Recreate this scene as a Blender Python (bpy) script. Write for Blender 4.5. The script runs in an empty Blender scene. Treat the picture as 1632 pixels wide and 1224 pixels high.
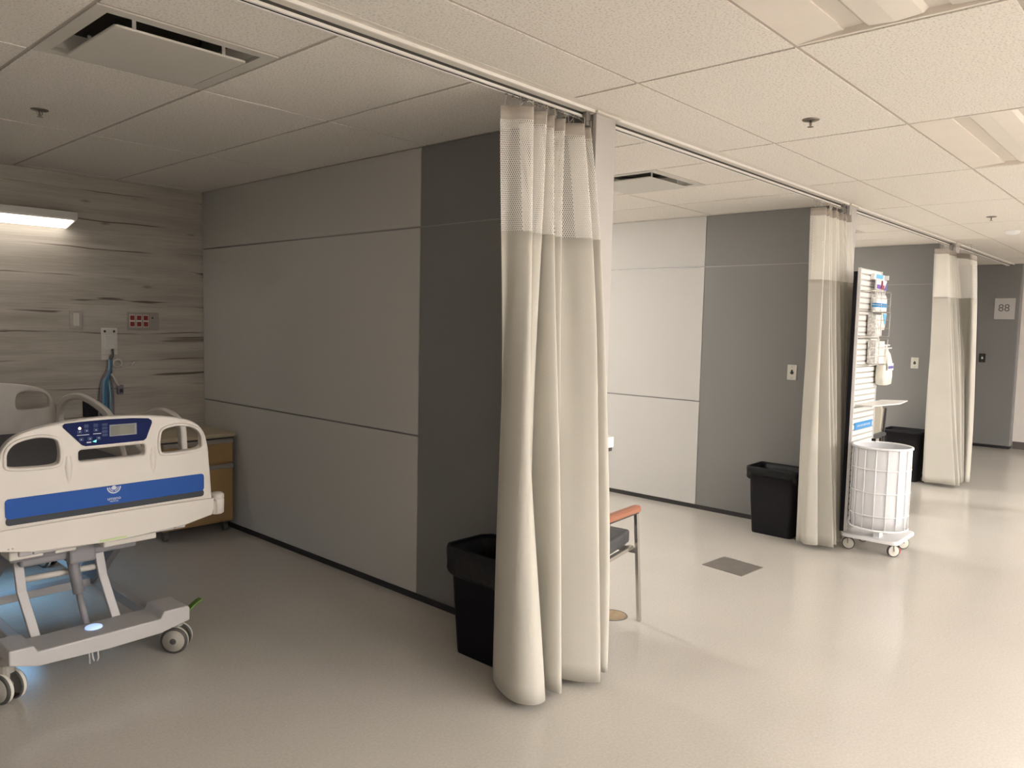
import bpy, bmesh, math, random
import mathutils
from mathutils import Vector, Matrix
from math import sin, cos, pi

S = bpy.context.scene
COL = S.collection
random.seed(7)

# ------------------------------------------------------------------ camera
cam_d = bpy.data.cameras.new('camera')
cam_d.lens = 1228.7346 / 1632 * 36.0
cam_d.sensor_width = 36.0
cam_d.sensor_fit = 'HORIZONTAL'
cam_d.clip_start = 0.05
cam = bpy.data.objects.new('camera', cam_d)
COL.objects.link(cam)
cam.matrix_world = Matrix(((0.67427406, 0.04367631, -0.7371885, 0.0),
                           (-0.73816273, 0.06917579, -0.67106668, 0.0),
                           (0.02168588, 0.99664793, 0.07888366, 1.5272),
                           (0, 0, 0, 1)))
S.camera = cam

# ------------------------------------------------------------------ exposure, world, lights
S.view_settings.view_transform = 'Standard'
S.view_settings.look = 'None'
S.view_settings.gamma = 1.0
S.view_settings.use_curve_mapping = False
S.view_settings.exposure = 0.19

W = bpy.data.worlds.new('world')
S.world = W
W.use_nodes = True
W.node_tree.nodes['Background'].inputs[0].default_value = (1.0, 0.93, 0.84, 1)
W.node_tree.nodes['Background'].inputs[1].default_value = 0.15

WARM = (1.0, 0.982, 0.975)
# recessed 2 x 4 ft ceiling lights: corner x, corner y, brightness (0 = switched off)
LAMPS = [(1.295, 0.463, 0), (3.735, 0.463, 0), (6.175, 0.463, 14), (8.615, 0.463, 22),
         (-1.145, -1.977, 32), (1.295, -1.977, 62), (3.735, -1.977, 48), (6.175, -1.977, 12), (8.615, -1.977, 8),
         (-1.145, -4.417, 90), (1.295, -4.417, 190), (3.735, -4.417, 130), (6.175, -4.417, 55), (8.615, -4.417, 30),
         (1.295, -6.857, 30), (3.735, -6.857, 680), (6.175, -6.857, 500), (8.615, -6.857, 430)]
BAY_LAMPS = [(3.333, 4.326, 92), (6.383, 4.326, 190)]
OVERBED = 5.4
NIGHT = 2.2
def area_light(name, loc, size, energy, color, rot=(0, 0, 0)):
    d = bpy.data.lights.new(name, 'AREA')
    d.shape = 'RECTANGLE'; d.size, d.size_y = size
    d.energy = energy; d.color = color
    o = bpy.data.objects.new(name, d); COL.objects.link(o)
    o.location = loc; o.rotation_euler = rot
    return o
# the blue night light under the bed deck
area_light('night_light_glow', (1.12, 4.72, 0.42), (0.35, 0.4), NIGHT, (0.30, 0.62, 1.0))

# ------------------------------------------------------------------ materials
def nodes_of(m):
    m.use_nodes = True
    return m.node_tree.nodes, m.node_tree.links
def mat(name, col, rough=0.5, metal=0.0, spec=0.5, emit=None, estr=0.0, bump=0.0, bscale=80.0, var=0.0, vscale=6.0, stretch=None):
    m = bpy.data.materials.new(name)
    N, L = nodes_of(m)
    b = N['Principled BSDF']
    b.inputs['Base Color'].default_value = (*col, 1)
    b.inputs['Roughness'].default_value = rough
    b.inputs['Metallic'].default_value = metal
    b.inputs['Specular IOR Level'].default_value = spec
    if emit:
        b.inputs['Emission Color'].default_value = (*emit, 1)
        b.inputs['Emission Strength'].default_value = estr
    tc = N.new('ShaderNodeTexCoord')
    mp = N.new('ShaderNodeMapping')
    L.new(tc.outputs['Object'], mp.inputs[0])
    if stretch: mp.inputs['Scale'].default_value = stretch
    n = N.new('ShaderNodeTexNoise'); n.inputs['Scale'].default_value = vscale; n.inputs['Detail'].default_value = 4
    L.new(mp.outputs[0], n.inputs['Vector'])
    v = max(var, 0.02)
    r = N.new('ShaderNodeMapRange')
    r.inputs['From Min'].default_value = 0.25; r.inputs['From Max'].default_value = 0.75
    r.inputs['To Min'].default_value = 1 - v; r.inputs['To Max'].default_value = 1 + v
    L.new(n.outputs[0], r.inputs[0])
    mx = N.new('ShaderNodeVectorMath'); mx.operation = 'SCALE'
    mx.inputs[0].default_value = col
    L.new(r.outputs[0], mx.inputs['Scale'])
    L.new(mx.outputs[0], b.inputs['Base Color'])
    if bump:
        n2 = N.new('ShaderNodeTexNoise'); n2.inputs['Scale'].default_value = bscale; n2.inputs['Detail'].default_value = 3
        L.new(mp.outputs[0], n2.inputs['Vector'])
        bp = N.new('ShaderNodeBump'); bp.inputs['Strength'].default_value = bump; bp.inputs['Distance'].default_value = 0.004
        L.new(n2.outputs[0], bp.inputs['Height']); L.new(bp.outputs[0], b.inputs['Normal'])
    return m

def floor_material():
    m = mat('speckled_vinyl', (0.54, 0.49, 0.415), rough=0.19, spec=0.5)
    N, L = m.node_tree.nodes, m.node_tree.links
    b = N['Principled BSDF']
    tc = N.new('ShaderNodeTexCoord')
    a = N.new('ShaderNodeTexNoise'); a.inputs['Scale'].default_value = 95; a.inputs['Detail'].default_value = 2
    c = N.new('ShaderNodeTexNoise'); c.inputs['Scale'].default_value = 1.3; c.inputs['Detail'].default_value = 5
    vo = N.new('ShaderNodeTexVoronoi'); vo.inputs['Scale'].default_value = 70
    for q in (a, c, vo): L.new(tc.outputs['Object'], q.inputs['Vector'])
    r1 = N.new('ShaderNodeValToRGB')
    r1.color_ramp.elements[0].position = 0.3; r1.color_ramp.elements[0].color = (0.505, 0.472, 0.42, 1)
    r1.color_ramp.elements[1].position = 0.68; r1.color_ramp.elements[1].color = (0.565, 0.53, 0.475, 1)
    L.new(a.outputs[0], r1.inputs[0])
    r2 = N.new('ShaderNodeValToRGB')
    r2.color_ramp.elements[0].position = 0.08; r2.color_ramp.elements[0].color = (0.75, 0.71, 0.64, 1)
    r2.color_ramp.elements[1].position = 0.16; r2.color_ramp.elements[1].color = (0, 0, 0, 1)
    L.new(vo.outputs[0], r2.inputs[0])
    mx = N.new('ShaderNodeMixRGB'); mx.blend_type = 'LIGHTEN'; mx.inputs[0].default_value = 0.35
    L.new(r1.outputs[0], mx.inputs[1]); L.new(r2.outputs[0], mx.inputs[2])
    r3 = N.new('ShaderNodeMapRange'); r3.inputs['From Min'].default_value = 0.3; r3.inputs['From Max'].default_value = 0.7
    r3.inputs['To Min'].default_value = 0.96; r3.inputs['To Max'].default_value = 1.03
    L.new(c.outputs[0], r3.inputs[0])
    sc = N.new('ShaderNodeVectorMath'); sc.operation = 'SCALE'
    L.new(mx.outputs[0], sc.inputs[0]); L.new(r3.outputs[0], sc.inputs['Scale'])
    L.new(sc.outputs[0], b.inputs['Base Color'])
    return m

def ceiling_material():
    m = mat('mineral_fibre_tile', (0.64, 0.60, 0.53), rough=0.95, spec=0.1)
    N, L = m.node_tree.nodes, m.node_tree.links
    b = N['Principled BSDF']
    tc = N.new('ShaderNodeTexCoord')
    a = N.new('ShaderNodeTexNoise'); a.inputs['Scale'].default_value = 130; a.inputs['Detail'].default_value = 3
    L.new(tc.outputs['Object'], a.inputs['Vector'])
    r1 = N.new('ShaderNodeValToRGB')
    r1.color_ramp.elements[0].position = 0.30; r1.color_ramp.elements[0].color = (0.60, 0.555, 0.50, 1)
    r1.color_ramp.elements[1].position = 0.50; r1.color_ramp.elements[1].color = (0.84, 0.79, 0.725, 1)
    L.new(a.outputs[0], r1.inputs[0]); L.new(r1.outputs[0], b.inputs['Base Color'])
    bp = N.new('ShaderNodeBump'); bp.inputs['Strength'].default_value = 0.35; bp.inputs['Distance'].default_value = 0.002
    L.new(a.outputs[0], bp.inputs['Height']); L.new(bp.outputs[0], b.inputs['Normal'])
    return m

def plank_material():
    m = mat('whitewashed_plank', (0.5, 0.47, 0.42), rough=0.6, spec=0.3)
    N, L = m.node_tree.nodes, m.node_tree.links
    b = N['Principled BSDF']
    tc = N.new('ShaderNodeTexCoord')
    def noise(scale, sx, sz, detail=6, dist=0.0, off=0.0):
        mp = N.new('ShaderNodeMapping'); mp.inputs['Scale'].default_value = (sx, 1, sz); mp.inputs['Location'].default_value = (off, 0, off)
        L.new(tc.outputs['Object'], mp.inputs[0])
        n = N.new('ShaderNodeTexNoise'); n.inputs['Scale'].default_value = scale; n.inputs['Detail'].default_value = detail
        n.inputs['Distortion'].default_value = dist
        L.new(mp.outputs[0], n.inputs['Vector']); return n
    def ramp(src, p0, c0, p1, c1):
        r = N.new('ShaderNodeValToRGB')
        r.color_ramp.elements[0].position = p0; r.color_ramp.elements[0].color = (*c0, 1)
        r.color_ramp.elements[1].position = p1; r.color_ramp.elements[1].color = (*c1, 1)
        L.new(src, r.inputs[0]); return r
    g = noise(2.2, 0.45, 6, 5, 0.5)
    base = ramp(g.outputs[0], 0.28, (0.37, 0.335, 0.285), 0.62, (0.50, 0.465, 0.41))
    fine = noise(10, 0.5, 16, 6, 0.1, 3)
    fr = ramp(fine.outputs[0], 0.35, (0.90, 0.895, 0.885), 0.62, (1.03, 1.03, 1.03))
    m1 = N.new('ShaderNodeMixRGB'); m1.blend_type = 'MULTIPLY'; m1.inputs[0].default_value = 1
    L.new(base.outputs[0], m1.inputs[1]); L.new(fr.outputs[0], m1.inputs[2])
    crack = noise(1.7, 0.7, 12, 2, 0.5, 11.3)                # long dark splits in the grain
    cr = ramp(crack.outputs[0], 0.285, (0.20, 0.165, 0.135), 0.335, (1, 1, 1))
    m2 = N.new('ShaderNodeMixRGB'); m2.blend_type = 'MULTIPLY'; m2.inputs[0].default_value = 0.85
    L.new(m1.outputs[0], m2.inputs[1]); L.new(cr.outputs[0], m2.inputs[2])
    # plank joints: a thin wandering line every 0.165 m
    sp = N.new('ShaderNodeSeparateXYZ'); L.new(tc.outputs['Object'], sp.inputs[0])
    wob = noise(1.6, 1, 0.4, 3, 0, 5)
    ma = N.new('ShaderNodeMath'); ma.operation = 'MULTIPLY_ADD'; ma.inputs[1].default_value = 0.05
    L.new(wob.outputs[0], ma.inputs[0]); L.new(sp.outputs[2], ma.inputs[2])
    dv = N.new('ShaderNodeMath'); dv.operation = 'DIVIDE'; dv.inputs[1].default_value = 0.19; L.new(ma.outputs[0], dv.inputs[0])
    fr2 = N.new('ShaderNodeMath'); fr2.operation = 'FRACT'; L.new(dv.outputs[0], fr2.inputs[0])
    sb = N.new('ShaderNodeMath'); sb.operation = 'SUBTRACT'; sb.inputs[1].default_value = 0.5; L.new(fr2.outputs[0], sb.inputs[0])
    ab = N.new('ShaderNodeMath'); ab.operation = 'ABSOLUTE'; L.new(sb.outputs[0], ab.inputs[0])
    jr = ramp(ab.outputs[0], 0.007, (0.30, 0.26, 0.22), 0.03, (1, 1, 1))
    fade = noise(1.4, 1.2, 6, 2, 0, 21)
    fd = ramp(fade.outputs[0], 0.42, (0, 0, 0), 0.58, (1, 1, 1))
    m3 = N.new('ShaderNodeMixRGB'); m3.blend_type = 'MULTIPLY'
    L.new(fd.outputs[0], m3.inputs[0]); L.new(m2.outputs[0], m3.inputs[1]); L.new(jr.outputs[0], m3.inputs[2])
    knot = N.new('ShaderNodeTexVoronoi'); knot.inputs['Scale'].default_value = 2.6
    mp = N.new('ShaderNodeMapping'); mp.inputs['Scale'].default_value = (1, 1, 3.2); L.new(tc.outputs['Object'], mp.inputs[0]); L.new(mp.outputs[0], knot.inputs['Vector'])
    kr = ramp(knot.outputs[0], 0.03, (0.28, 0.25, 0.22), 0.12, (1, 1, 1))
    m4 = N.new('ShaderNodeMixRGB'); m4.blend_type = 'MULTIPLY'; m4.inputs[0].default_value = 0.6
    L.new(m3.outputs[0], m4.inputs[1]); L.new(kr.outputs[0], m4.inputs[2])
    L.new(m4.outputs[0], b.inputs['Base Color'])
    return m

def mesh_fabric():
    """white open net: round holes in a staggered grid, cut by transparency"""
    m = mat('white_net', (0.92, 0.89, 0.83), rough=0.9, spec=0.1)
    N, L = m.node_tree.nodes, m.node_tree.links
    b = N['Principled BSDF']; out = N['Material Output']
    uv = N.new('ShaderNodeUVMap'); uv.uv_map = 'UVMap'
    def dots(off):
        mp = N.new('ShaderNodeMapping'); mp.inputs['Location'].default_value = (off, off, 0); mp.inputs['Scale'].default_value = (105, 62, 1)
        L.new(uv.outputs[0], mp.inputs[0])
        f = N.new('ShaderNodeVectorMath'); f.operation = 'FRACTION'; L.new(mp.outputs[0], f.inputs[0])
        s = N.new('ShaderNodeVectorMath'); s.operation = 'SUBTRACT'; s.inputs[1].default_value = (0.5, 0.5, 0); L.new(f.outputs[0], s.inputs[0])
        sx = N.new('ShaderNodeVectorMath'); sx.operation = 'MULTIPLY'; sx.inputs[1].default_value = (1, 1.15, 0); L.new(s.outputs[0], sx.inputs[0])
        l = N.new('ShaderNodeVectorMath'); l.operation = 'LENGTH'; L.new(sx.outputs[0], l.inputs[0])
        t = N.new('ShaderNodeMath'); t.operation = 'LESS_THAN'; t.inputs[1].default_value = 0.235; L.new(l.outputs['Value'], t.inputs[0])
        return t
    a, c = dots(0.0), dots(0.5)
    mx = N.new('ShaderNodeMath'); mx.operation = 'MAXIMUM'; L.new(a.outputs[0], mx.inputs[0]); L.new(c.outputs[0], mx.inputs[1])
    tr = N.new('ShaderNodeBsdfTransparent')
    tl = N.new('ShaderNodeBsdfTranslucent'); tl.inputs[0].default_value = (0.9, 0.87, 0.8, 1)
    mt = N.new('ShaderNodeMixShader'); mt.inputs[0].default_value = 0.25
    L.new(b.outputs[0], mt.inputs[1]); L.new(tl.outputs[0], mt.inputs[2])
    ms = N.new('ShaderNodeMixShader')
    L.new(mx.outputs[0], ms.inputs[0]); L.new(mt.outputs[0], ms.inputs[1]); L.new(tr.outputs[0], ms.inputs[2])
    L.new(ms.outputs[0], out.inputs['Surface'])
    return m

def glow(name, col, strength):
    m = bpy.data.materials.new(name)
    N, L = nodes_of(m)
    b = N['Principled BSDF']
    b.inputs['Base Color'].default_value = (*col, 1)
    b.inputs['Emission Color'].default_value = (*col, 1)
    b.inputs['Emission Strength'].default_value = strength
    return m

M = dict(
    floor=floor_material(), ceil=ceiling_material(), plank=plank_material(), net=mesh_fabric(),
    tbar=mat('ceiling_grid_paint', (0.47, 0.42, 0.365), 0.6),
    trimwhite=mat('painted_track_trim', (0.74, 0.69, 0.62), 0.45),
    panel_white=mat('off_white_laminate', (0.53, 0.515, 0.485), 0.5, spec=0.35, var=0.02, vscale=1.5),
    panel_grey=mat('charcoal_laminate', (0.205, 0.199, 0.192), 0.5, spec=0.35, var=0.02, vscale=1.5),
    core=mat('partition_core', (0.20, 0.19, 0.18), 0.7),
    reveal=mat('reveal_aluminium', (0.26, 0.25, 0.24), 0.4, metal=0.4),
    reveal_light=mat('reveal_satin', (0.30, 0.29, 0.275), 0.4, metal=0.3),
    post=mat('satin_painted_post', (0.45, 0.425, 0.405), 0.45),
    base=mat('black_rubber_base', (0.018, 0.016, 0.016), 0.5),
    cream=mat('cream_wall_paint', (0.70, 0.65, 0.60), 0.7),
    brownbase=mat('grey_cove_base', (0.12, 0.105, 0.095), 0.5),
    curtain=mat('taupe_curtain_weave', (0.53, 0.505, 0.445), 0.85, spec=0.15, bump=0.25, bscale=420, var=0.05, vscale=3),
    header=mat('taupe_curtain_heading', (0.42, 0.375, 0.33), 0.85, spec=0.15),
    metal=mat('polished_steel', (0.62, 0.60, 0.57), 0.25, metal=1.0),
    alu=mat('bright_aluminium', (0.75, 0.72, 0.68), 0.3, metal=0.9),
    railwhite=mat('white_enamel_rail', (0.85, 0.82, 0.77), 0.35),
    bracket=mat('grey_bracket', (0.22, 0.20, 0.185), 0.5),
    darkmetal=mat('dark_metal', (0.06, 0.055, 0.05), 0.4, metal=0.5),
    bin=mat('black_bin_plastic', (0.006, 0.005, 0.008), 0.6, spec=0.12),
    bin_dark=mat('charcoal_bin_plastic', (0.011, 0.010, 0.013), 0.6, spec=0.2),
    liner=mat('black_bin_liner', (0.005, 0.005, 0.006), 0.42, spec=0.3, bump=0.9, bscale=26),
    bedwhite=mat('warm_white_plastic', (0.62, 0.575, 0.52), 0.4, var=0.01),
    bedmetal=mat('pale_grey_powder_coat', (0.46, 0.44, 0.43), 0.45),
    bedmetal_dark=mat('grey_powder_coat', (0.23, 0.22, 0.23), 0.5),
    navy=mat('navy_gloss_panel', (0.004, 0.010, 0.070), 0.55, spec=0.12),
    blue=mat('royal_blue_decal', (0.020, 0.080, 0.31), 0.55, spec=0.15),
    slate=mat('dark_slate_decal', (0.048, 0.052, 0.060), 0.55, spec=0.15),
    mattress=mat('dark_navy_vinyl', (0.010, 0.008, 0.018), 0.55),
    print=mat('pale_grey_print', (0.55, 0.57, 0.66), 0.5),
    keycap=mat('dim_blue_key', (0.045, 0.065, 0.14), 0.55, spec=0.12),
    lcd=mat('olive_lcd', (0.075, 0.078, 0.055), 0.3),
    lcdframe=mat('lcd_frame', (0.14, 0.15, 0.17), 0.4),
    led_orange=glow('orange_led', (1.0, 0.62, 0.42), 4.0),
    led_green=glow('green_led', (0.10, 0.85, 0.55), 1.6),
    highlight_blue=glow('blue_highlight_glow', (0.45, 0.62, 1.0), 0.75),  # glow colour for the bluish highlight on the base beam, not a lamp
    rubber=mat('dark_rubber', (0.07, 0.065, 0.06), 0.6),
    tread=mat('cream_caster', (0.62, 0.59, 0.52), 0.5),
    hub=mat('grey_hub', (0.33, 0.31, 0.27), 0.5),
    green=mat('green_pedal_plastic', (0.10, 0.20, 0.02), 0.4),
    lime=mat('pale_lime_label', (0.50, 0.58, 0.30), 0.5),
    wood=mat('golden_oak', (0.33, 0.205, 0.085), 0.45, var=0.12, vscale=5, stretch=(1, 1, 0.15)),
    cabtop=mat('tan_laminate', (0.42, 0.35, 0.24), 0.45),
    arm=mat('red_brown_wood', (0.36, 0.145, 0.085), 0.4, var=0.08, vscale=9, stretch=(0.3, 1, 1)),
    vinyl=mat('dark_grey_vinyl', (0.055, 0.056, 0.06), 0.38),
    beige_vinyl=mat('beige_vinyl', (0.48, 0.44, 0.36), 0.5),
    brass=mat('worn_brass', (0.42, 0.31, 0.19), 0.45, metal=0.45, var=0.15, vscale=25),
    floorplate=mat('brushed_floor_plate', (0.21, 0.19, 0.17), 0.42, metal=0.3, var=0.12, vscale=14),
    plate=mat('ivory_plate', (0.62, 0.59, 0.52), 0.45),
    steelplate=mat('steel_outlet_plate', (0.36, 0.33, 0.30), 0.35, metal=0.6),
    platedark=mat('dark_button', (0.03, 0.028, 0.026), 0.4),
    red=mat('red_outlet', (0.28, 0.018, 0.014), 0.4),
    devwhite=mat('white_device_plastic', (0.62, 0.60, 0.56), 0.4),
    bluecable=mat('blue_cable', (0.05, 0.16, 0.30), 0.45),
    tealcable=mat('pale_blue_tube', (0.20, 0.36, 0.44), 0.4),
    violet=mat('violet_grey_tube', (0.20, 0.16, 0.22), 0.45),
    white=mat('bright_white_enamel', (0.86, 0.85, 0.85), 0.35),
    bag=mat('white_linen_bag', (0.70, 0.70, 0.72), 0.7, bump=0.2, bscale=12),
    cartshelf=mat('white_shelf', (0.85, 0.82, 0.78), 0.35),
    signblue=mat('sign_blue', (0.03, 0.27, 0.62), 0.4),
    azure=mat('azure_print', (0.10, 0.45, 0.75), 0.4),
    purple=mat('purple_print', (0.17, 0.07, 0.40), 0.4),
    maroon=mat('maroon_print', (0.25, 0.02, 0.05), 0.4),
    indigo=mat('indigo_print', (0.09, 0.08, 0.32), 0.4),
    translucent=mat('milky_plastic', (0.78, 0.75, 0.66), 0.35),
    greyprint=mat('grey_pattern', (0.70, 0.68, 0.66), 0.5, var=0.45, vscale=60),
    brakered=mat('red_brake', (0.50, 0.05, 0.05), 0.4),
    ventwhite=mat('vent_paint', (0.60, 0.57, 0.515), 0.5),
    duct=mat('dark_duct', (0.05, 0.045, 0.035), 0.6, metal=0.3),
    signgrey=mat('pale_grey_sign', (0.50, 0.475, 0.455), 0.5),
    signtext=mat('grey_sign_text', (0.13, 0.12, 0.12), 0.5),
    sprinkler=mat('sprinkler_metal', (0.24, 0.21, 0.18), 0.35, metal=0.7),
    troffer_off=mat('unlit_acrylic_lens', (0.84, 0.775, 0.70), 0.5),
    troffer_pan=mat('troffer_pan', (0.80, 0.73, 0.655), 0.5),
    troffer_perf=mat('troffer_perforated_band', (0.70, 0.635, 0.56), 0.6),
    overbed_on=glow('lit_overbed_lens', (1.0, 0.92, 0.83), OVERBED),
)

# ------------------------------------------------------------------ helpers
def root_loc(p):
    while p.parent: p = p.parent
    return Vector(p.location)
def link(name, me, m, parent=None, smooth=False, label=None):
    """one mesh object; vertices are given in world metres"""
    o = bpy.data.objects.new(name, me)
    COL.objects.link(o)
    for k in (m if isinstance(m, (list, tuple)) else [m]): me.materials.append(k)
    if parent is not None:
        me.transform(Matrix.Translation(-root_loc(parent)))
        o.parent = parent
    if smooth:
        for p in me.polygons: p.use_smooth = True
    if label: o['label'] = label
    return o
def obj(name, bm, m, parent=None, smooth=False, bevel=0.0, seg=2, label=None):
    me = bpy.data.meshes.new(name)
    bmesh.ops.recalc_face_normals(bm, faces=bm.faces)
    bm.to_mesh(me); bm.free()
    o = link(name, me, m, parent, smooth, label)
    if bevel:
        b = o.modifiers.new('bevel', 'BEVEL'); b.width = bevel; b.segments = seg; b.limit_method = 'ANGLE'; b.angle_limit = math.radians(40)
    return o
def centre_origin(o):
    """put the origin of a top-level mesh at the bottom middle of its shape"""
    vs = [v.co for v in o.data.vertices]
    lo = Vector([min(v[i] for v in vs) for i in range(3)]); hi = Vector([max(v[i] for v in vs) for i in range(3)])
    c = Vector(((lo.x + hi.x) / 2, (lo.y + hi.y) / 2, lo.z))
    o.data.transform(Matrix.Translation(-c)); o.location = c
    return o
def thing(name, label, cat, loc, group=None):
    o = bpy.data.objects.new(name, None); COL.objects.link(o)
    o.empty_display_size = 0.1
    o.location = loc; o['label'] = label; o['category'] = cat
    if group: o['group'] = group
    return o
def tag(o, label, cat, group=None):
    o['label'] = label; o['category'] = cat
    if group: o['group'] = group
    return centre_origin(o)
def struct(o):
    o['kind'] = 'structure'
    return o
def B(): return bmesh.new()
def box(bm, x0, x1, y0, y1, z0, z1, mi=0):
    v = [bm.verts.new(p) for p in ((x0,y0,z0),(x1,y0,z0),(x1,y1,z0),(x0,y1,z0),(x0,y0,z1),(x1,y0,z1),(x1,y1,z1),(x0,y1,z1))]
    for f in ((0,3,2,1),(4,5,6,7),(0,1,5,4),(1,2,6,5),(2,3,7,6),(3,0,4,7)):
        q = bm.faces.new([v[i] for i in f]); q.material_index = mi
    return bm
def frame_of(d):
    d = d.normalized()
    a = Vector((0, 0, 1)) if abs(d.z) < 0.9 else Vector((0, 1, 0))
    u = a.cross(d).normalized()
    return u, d.cross(u).normalized()
def sweep(bm, pts, prof, closed=False, cap=True):
    """sweep a profile (list of (u, v)) along a polyline with a steady frame"""
    pts = [Vector(p) for p in pts]; n = len(pts); rings = []
    u0 = None
    for i, p in enumerate(pts):
        if closed: d = pts[(i+1) % n] - pts[i-1]
        elif i == 0: d = pts[1] - p
        elif i == n-1: d = p - pts[i-1]
        else: d = (pts[i+1] - p).normalized() + (p - pts[i-1]).normalized()
        d.normalize()
        if u0 is None: u, v = frame_of(d)
        else:
            u = (u0 - d * u0.dot(d)).normalized(); v = d.cross(u).normalized()
        u0 = u
        rings.append([bm.verts.new(p + u*a + v*b) for a, b in prof])
    k = len(prof)
    for i in range(n if closed else n-1):
        r, s = rings[i], rings[(i+1) % n]
        for j in range(k): bm.faces.new((r[j], r[(j+1) % k], s[(j+1) % k], s[j]))
    if cap and not closed:
        bm.faces.new(rings[0][::-1]); bm.faces.new(rings[-1])
    return bm
def circ(r, n=10): return [(r*cos(2*pi*i/n), r*sin(2*pi*i/n)) for i in range(n)]
def rect(w, h): return [(-w/2,-h/2),(w/2,-h/2),(w/2,h/2),(-w/2,h/2)]
def tube(bm, pts, r, n=10, closed=False): return sweep(bm, pts, circ(r, n), closed)
def bar(bm, pts, w, h): return sweep(bm, pts, rect(w, h))
def lathe(bm, c, axis, prof, n=24):
    """prof: list of (radius, offset along axis)"""
    c = Vector(c); axis = Vector(axis).normalized(); u, v = frame_of(axis)
    rings = []
    for r, h in prof:
        if r < 1e-5: rings.append([bm.verts.new(c + axis*h)])
        else: rings.append([bm.verts.new(c + axis*h + (u*cos(2*pi*i/n) + v*sin(2*pi*i/n))*r) for i in range(n)])
    for a, b in zip(rings, rings[1:]):
        for i in range(n):
            j = (i+1) % n
            if len(a) == 1 and len(b) == 1: continue
            if len(a) == 1: bm.faces.new((a[0], b[i], b[j]))
            elif len(b) == 1: bm.faces.new((a[i], a[j], b[0]))
            else: bm.faces.new((a[i], a[j], b[j], b[i]))
    return bm
def catmull(P, n=6, closed=False):
    P = [Vector(p) for p in P]; out = []; m = len(P)
    for i in range(m if closed else m-1):
        if closed: a, b, c, d = P[i-1], P[i], P[(i+1) % m], P[(i+2) % m]
        else: a, b, c, d = P[max(i-1, 0)], P[i], P[i+1], P[min(i+2, m-1)]
        for k in range(n):
            t = k/n
            out.append(0.5*((2*b) + (c-a)*t + (2*a-5*b+4*c-d)*t*t + (3*b-a-3*c+d)*t**3))
    if not closed: out.append(P[-1].copy())
    return out
def loft(bm, loops, cap0=True, cap1=True, mi=0):
    rings = [[bm.verts.new(p) for p in l] for l in loops]; k = len(rings[0])
    for a, b in zip(rings, rings[1:]):
        for j in range(k):
            f = bm.faces.new((a[j], a[(j+1) % k], b[(j+1) % k], b[j])); f.material_index = mi
    if cap0: bm.faces.new(rings[0][::-1])
    if cap1: bm.faces.new(rings[-1])
    return bm
def rrect(cx, cy, w, d, r, z, n=6):
    out = []
    for q, (sx, sy) in enumerate(((1,1),(-1,1),(-1,-1),(1,-1))):
        for i in range(n+1):
            a = pi/2*q + pi/2*i/n
            out.append(Vector((cx + sx*(w/2-r) + r*cos(a), cy + sy*(d/2-r) + r*sin(a), z)))
    return out
def plate(name, outer, holes, m, parent, place, depth, bevel=0.004, smooth_n=6, label=None, raw=False):
    """flat shape with holes, given thickness and eased edges. outer/holes in 2D; place(a, b, t) -> world point"""
    bm = B(); h = depth/2; caps = []
    rings = [(-h, bevel), (-h+.3*bevel, .3*bevel), (-h+bevel, 0), (h-bevel, 0), (h-.3*bevel, .3*bevel), (h, bevel)]
    for li, lp in enumerate([outer] + holes):
        P = [Vector((q[0], q[1])) for q in lp] if (raw or len(lp) > 16 and li) else [Vector((q.x, q.y)) for q in catmull([(x, y, 0) for x, y in lp], smooth_n, True)]
        n = len(P)
        area = sum(P[i].x*P[(i+1) % n].y - P[(i+1) % n].x*P[i].y for i in range(n))
        sg = (1 if area > 0 else -1) * (1 if li == 0 else -1)
        N = []
        for i in range(n):
            d = P[(i+1) % n] - P[i-1]
            N.append(Vector((-d.y, d.x)).normalized()*sg if d.length > 1e-9 else Vector((0, 0)))
        V = [[bm.verts.new(place(p.x+k.x*o, p.y+k.y*o, t)) for p, k in zip(P, N)] for t, o in rings]
        for r, q in zip(V, V[1:]):
            for i in range(n): bm.faces.new((r[i], r[(i+1) % n], q[(i+1) % n], q[i]))
        caps.append((V[0], V[-1], [Vector((p.x+k.x*bevel, p.y+k.y*bevel, 0)) for p, k in zip(P, N)]))
    front = [v for c in caps for v in c[0]]; back = [v for c in caps for v in c[1]]
    for tri in mathutils.geometry.tessellate_polygon([c[2] for c in caps]):
        for lst in (front, back):
            try: bm.faces.new([lst[i] for i in tri])
            except ValueError: pass
    return obj(name, bm, m, parent, label=label)
def text_mesh(name, s, size, m, parent, place, depth=0.0008, align='CENTER', bold=0.0):
    cu = bpy.data.curves.new(name, 'FONT'); cu.body = s; cu.size = size; cu.extrude = depth; cu.align_x = align; cu.align_y = 'CENTER'; cu.offset = bold
    t = bpy.data.objects.new(name, cu); COL.objects.link(t)
    bpy.context.view_layer.update()
    me = bpy.data.meshes.new_from_object(t.evaluated_get(bpy.context.evaluated_depsgraph_get()))
    bpy.data.objects.remove(t); bpy.data.curves.remove(cu)
    me.materials.clear()
    for v in me.vertices: v.co = place(v.co.x, v.co.y, v.co.z)
    return link(name, me, m, parent)
def rounded(x0, x1, z0, z1, r, n=4):
    out = []
    for q, (sx, sz) in enumerate(((1,1),(-1,1),(-1,-1),(1,-1))):
        cx = (x0+x1)/2 + sx*((x1-x0)/2 - r); cz = (z0+z1)/2 + sz*((z1-z0)/2 - r)
        for i in range(n+1):
            a = pi/2*q + pi/2*i/n
            out.append((cx + r*cos(a), cz + r*sin(a)))
    return out
def copy_tree(o, parent=None):
    c = o.copy(); COL.objects.link(c)
    if parent is not None: c.parent = parent
    for ch in [x for x in bpy.data.objects if x.parent == o]: copy_tree(ch, c)
    return c

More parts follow.
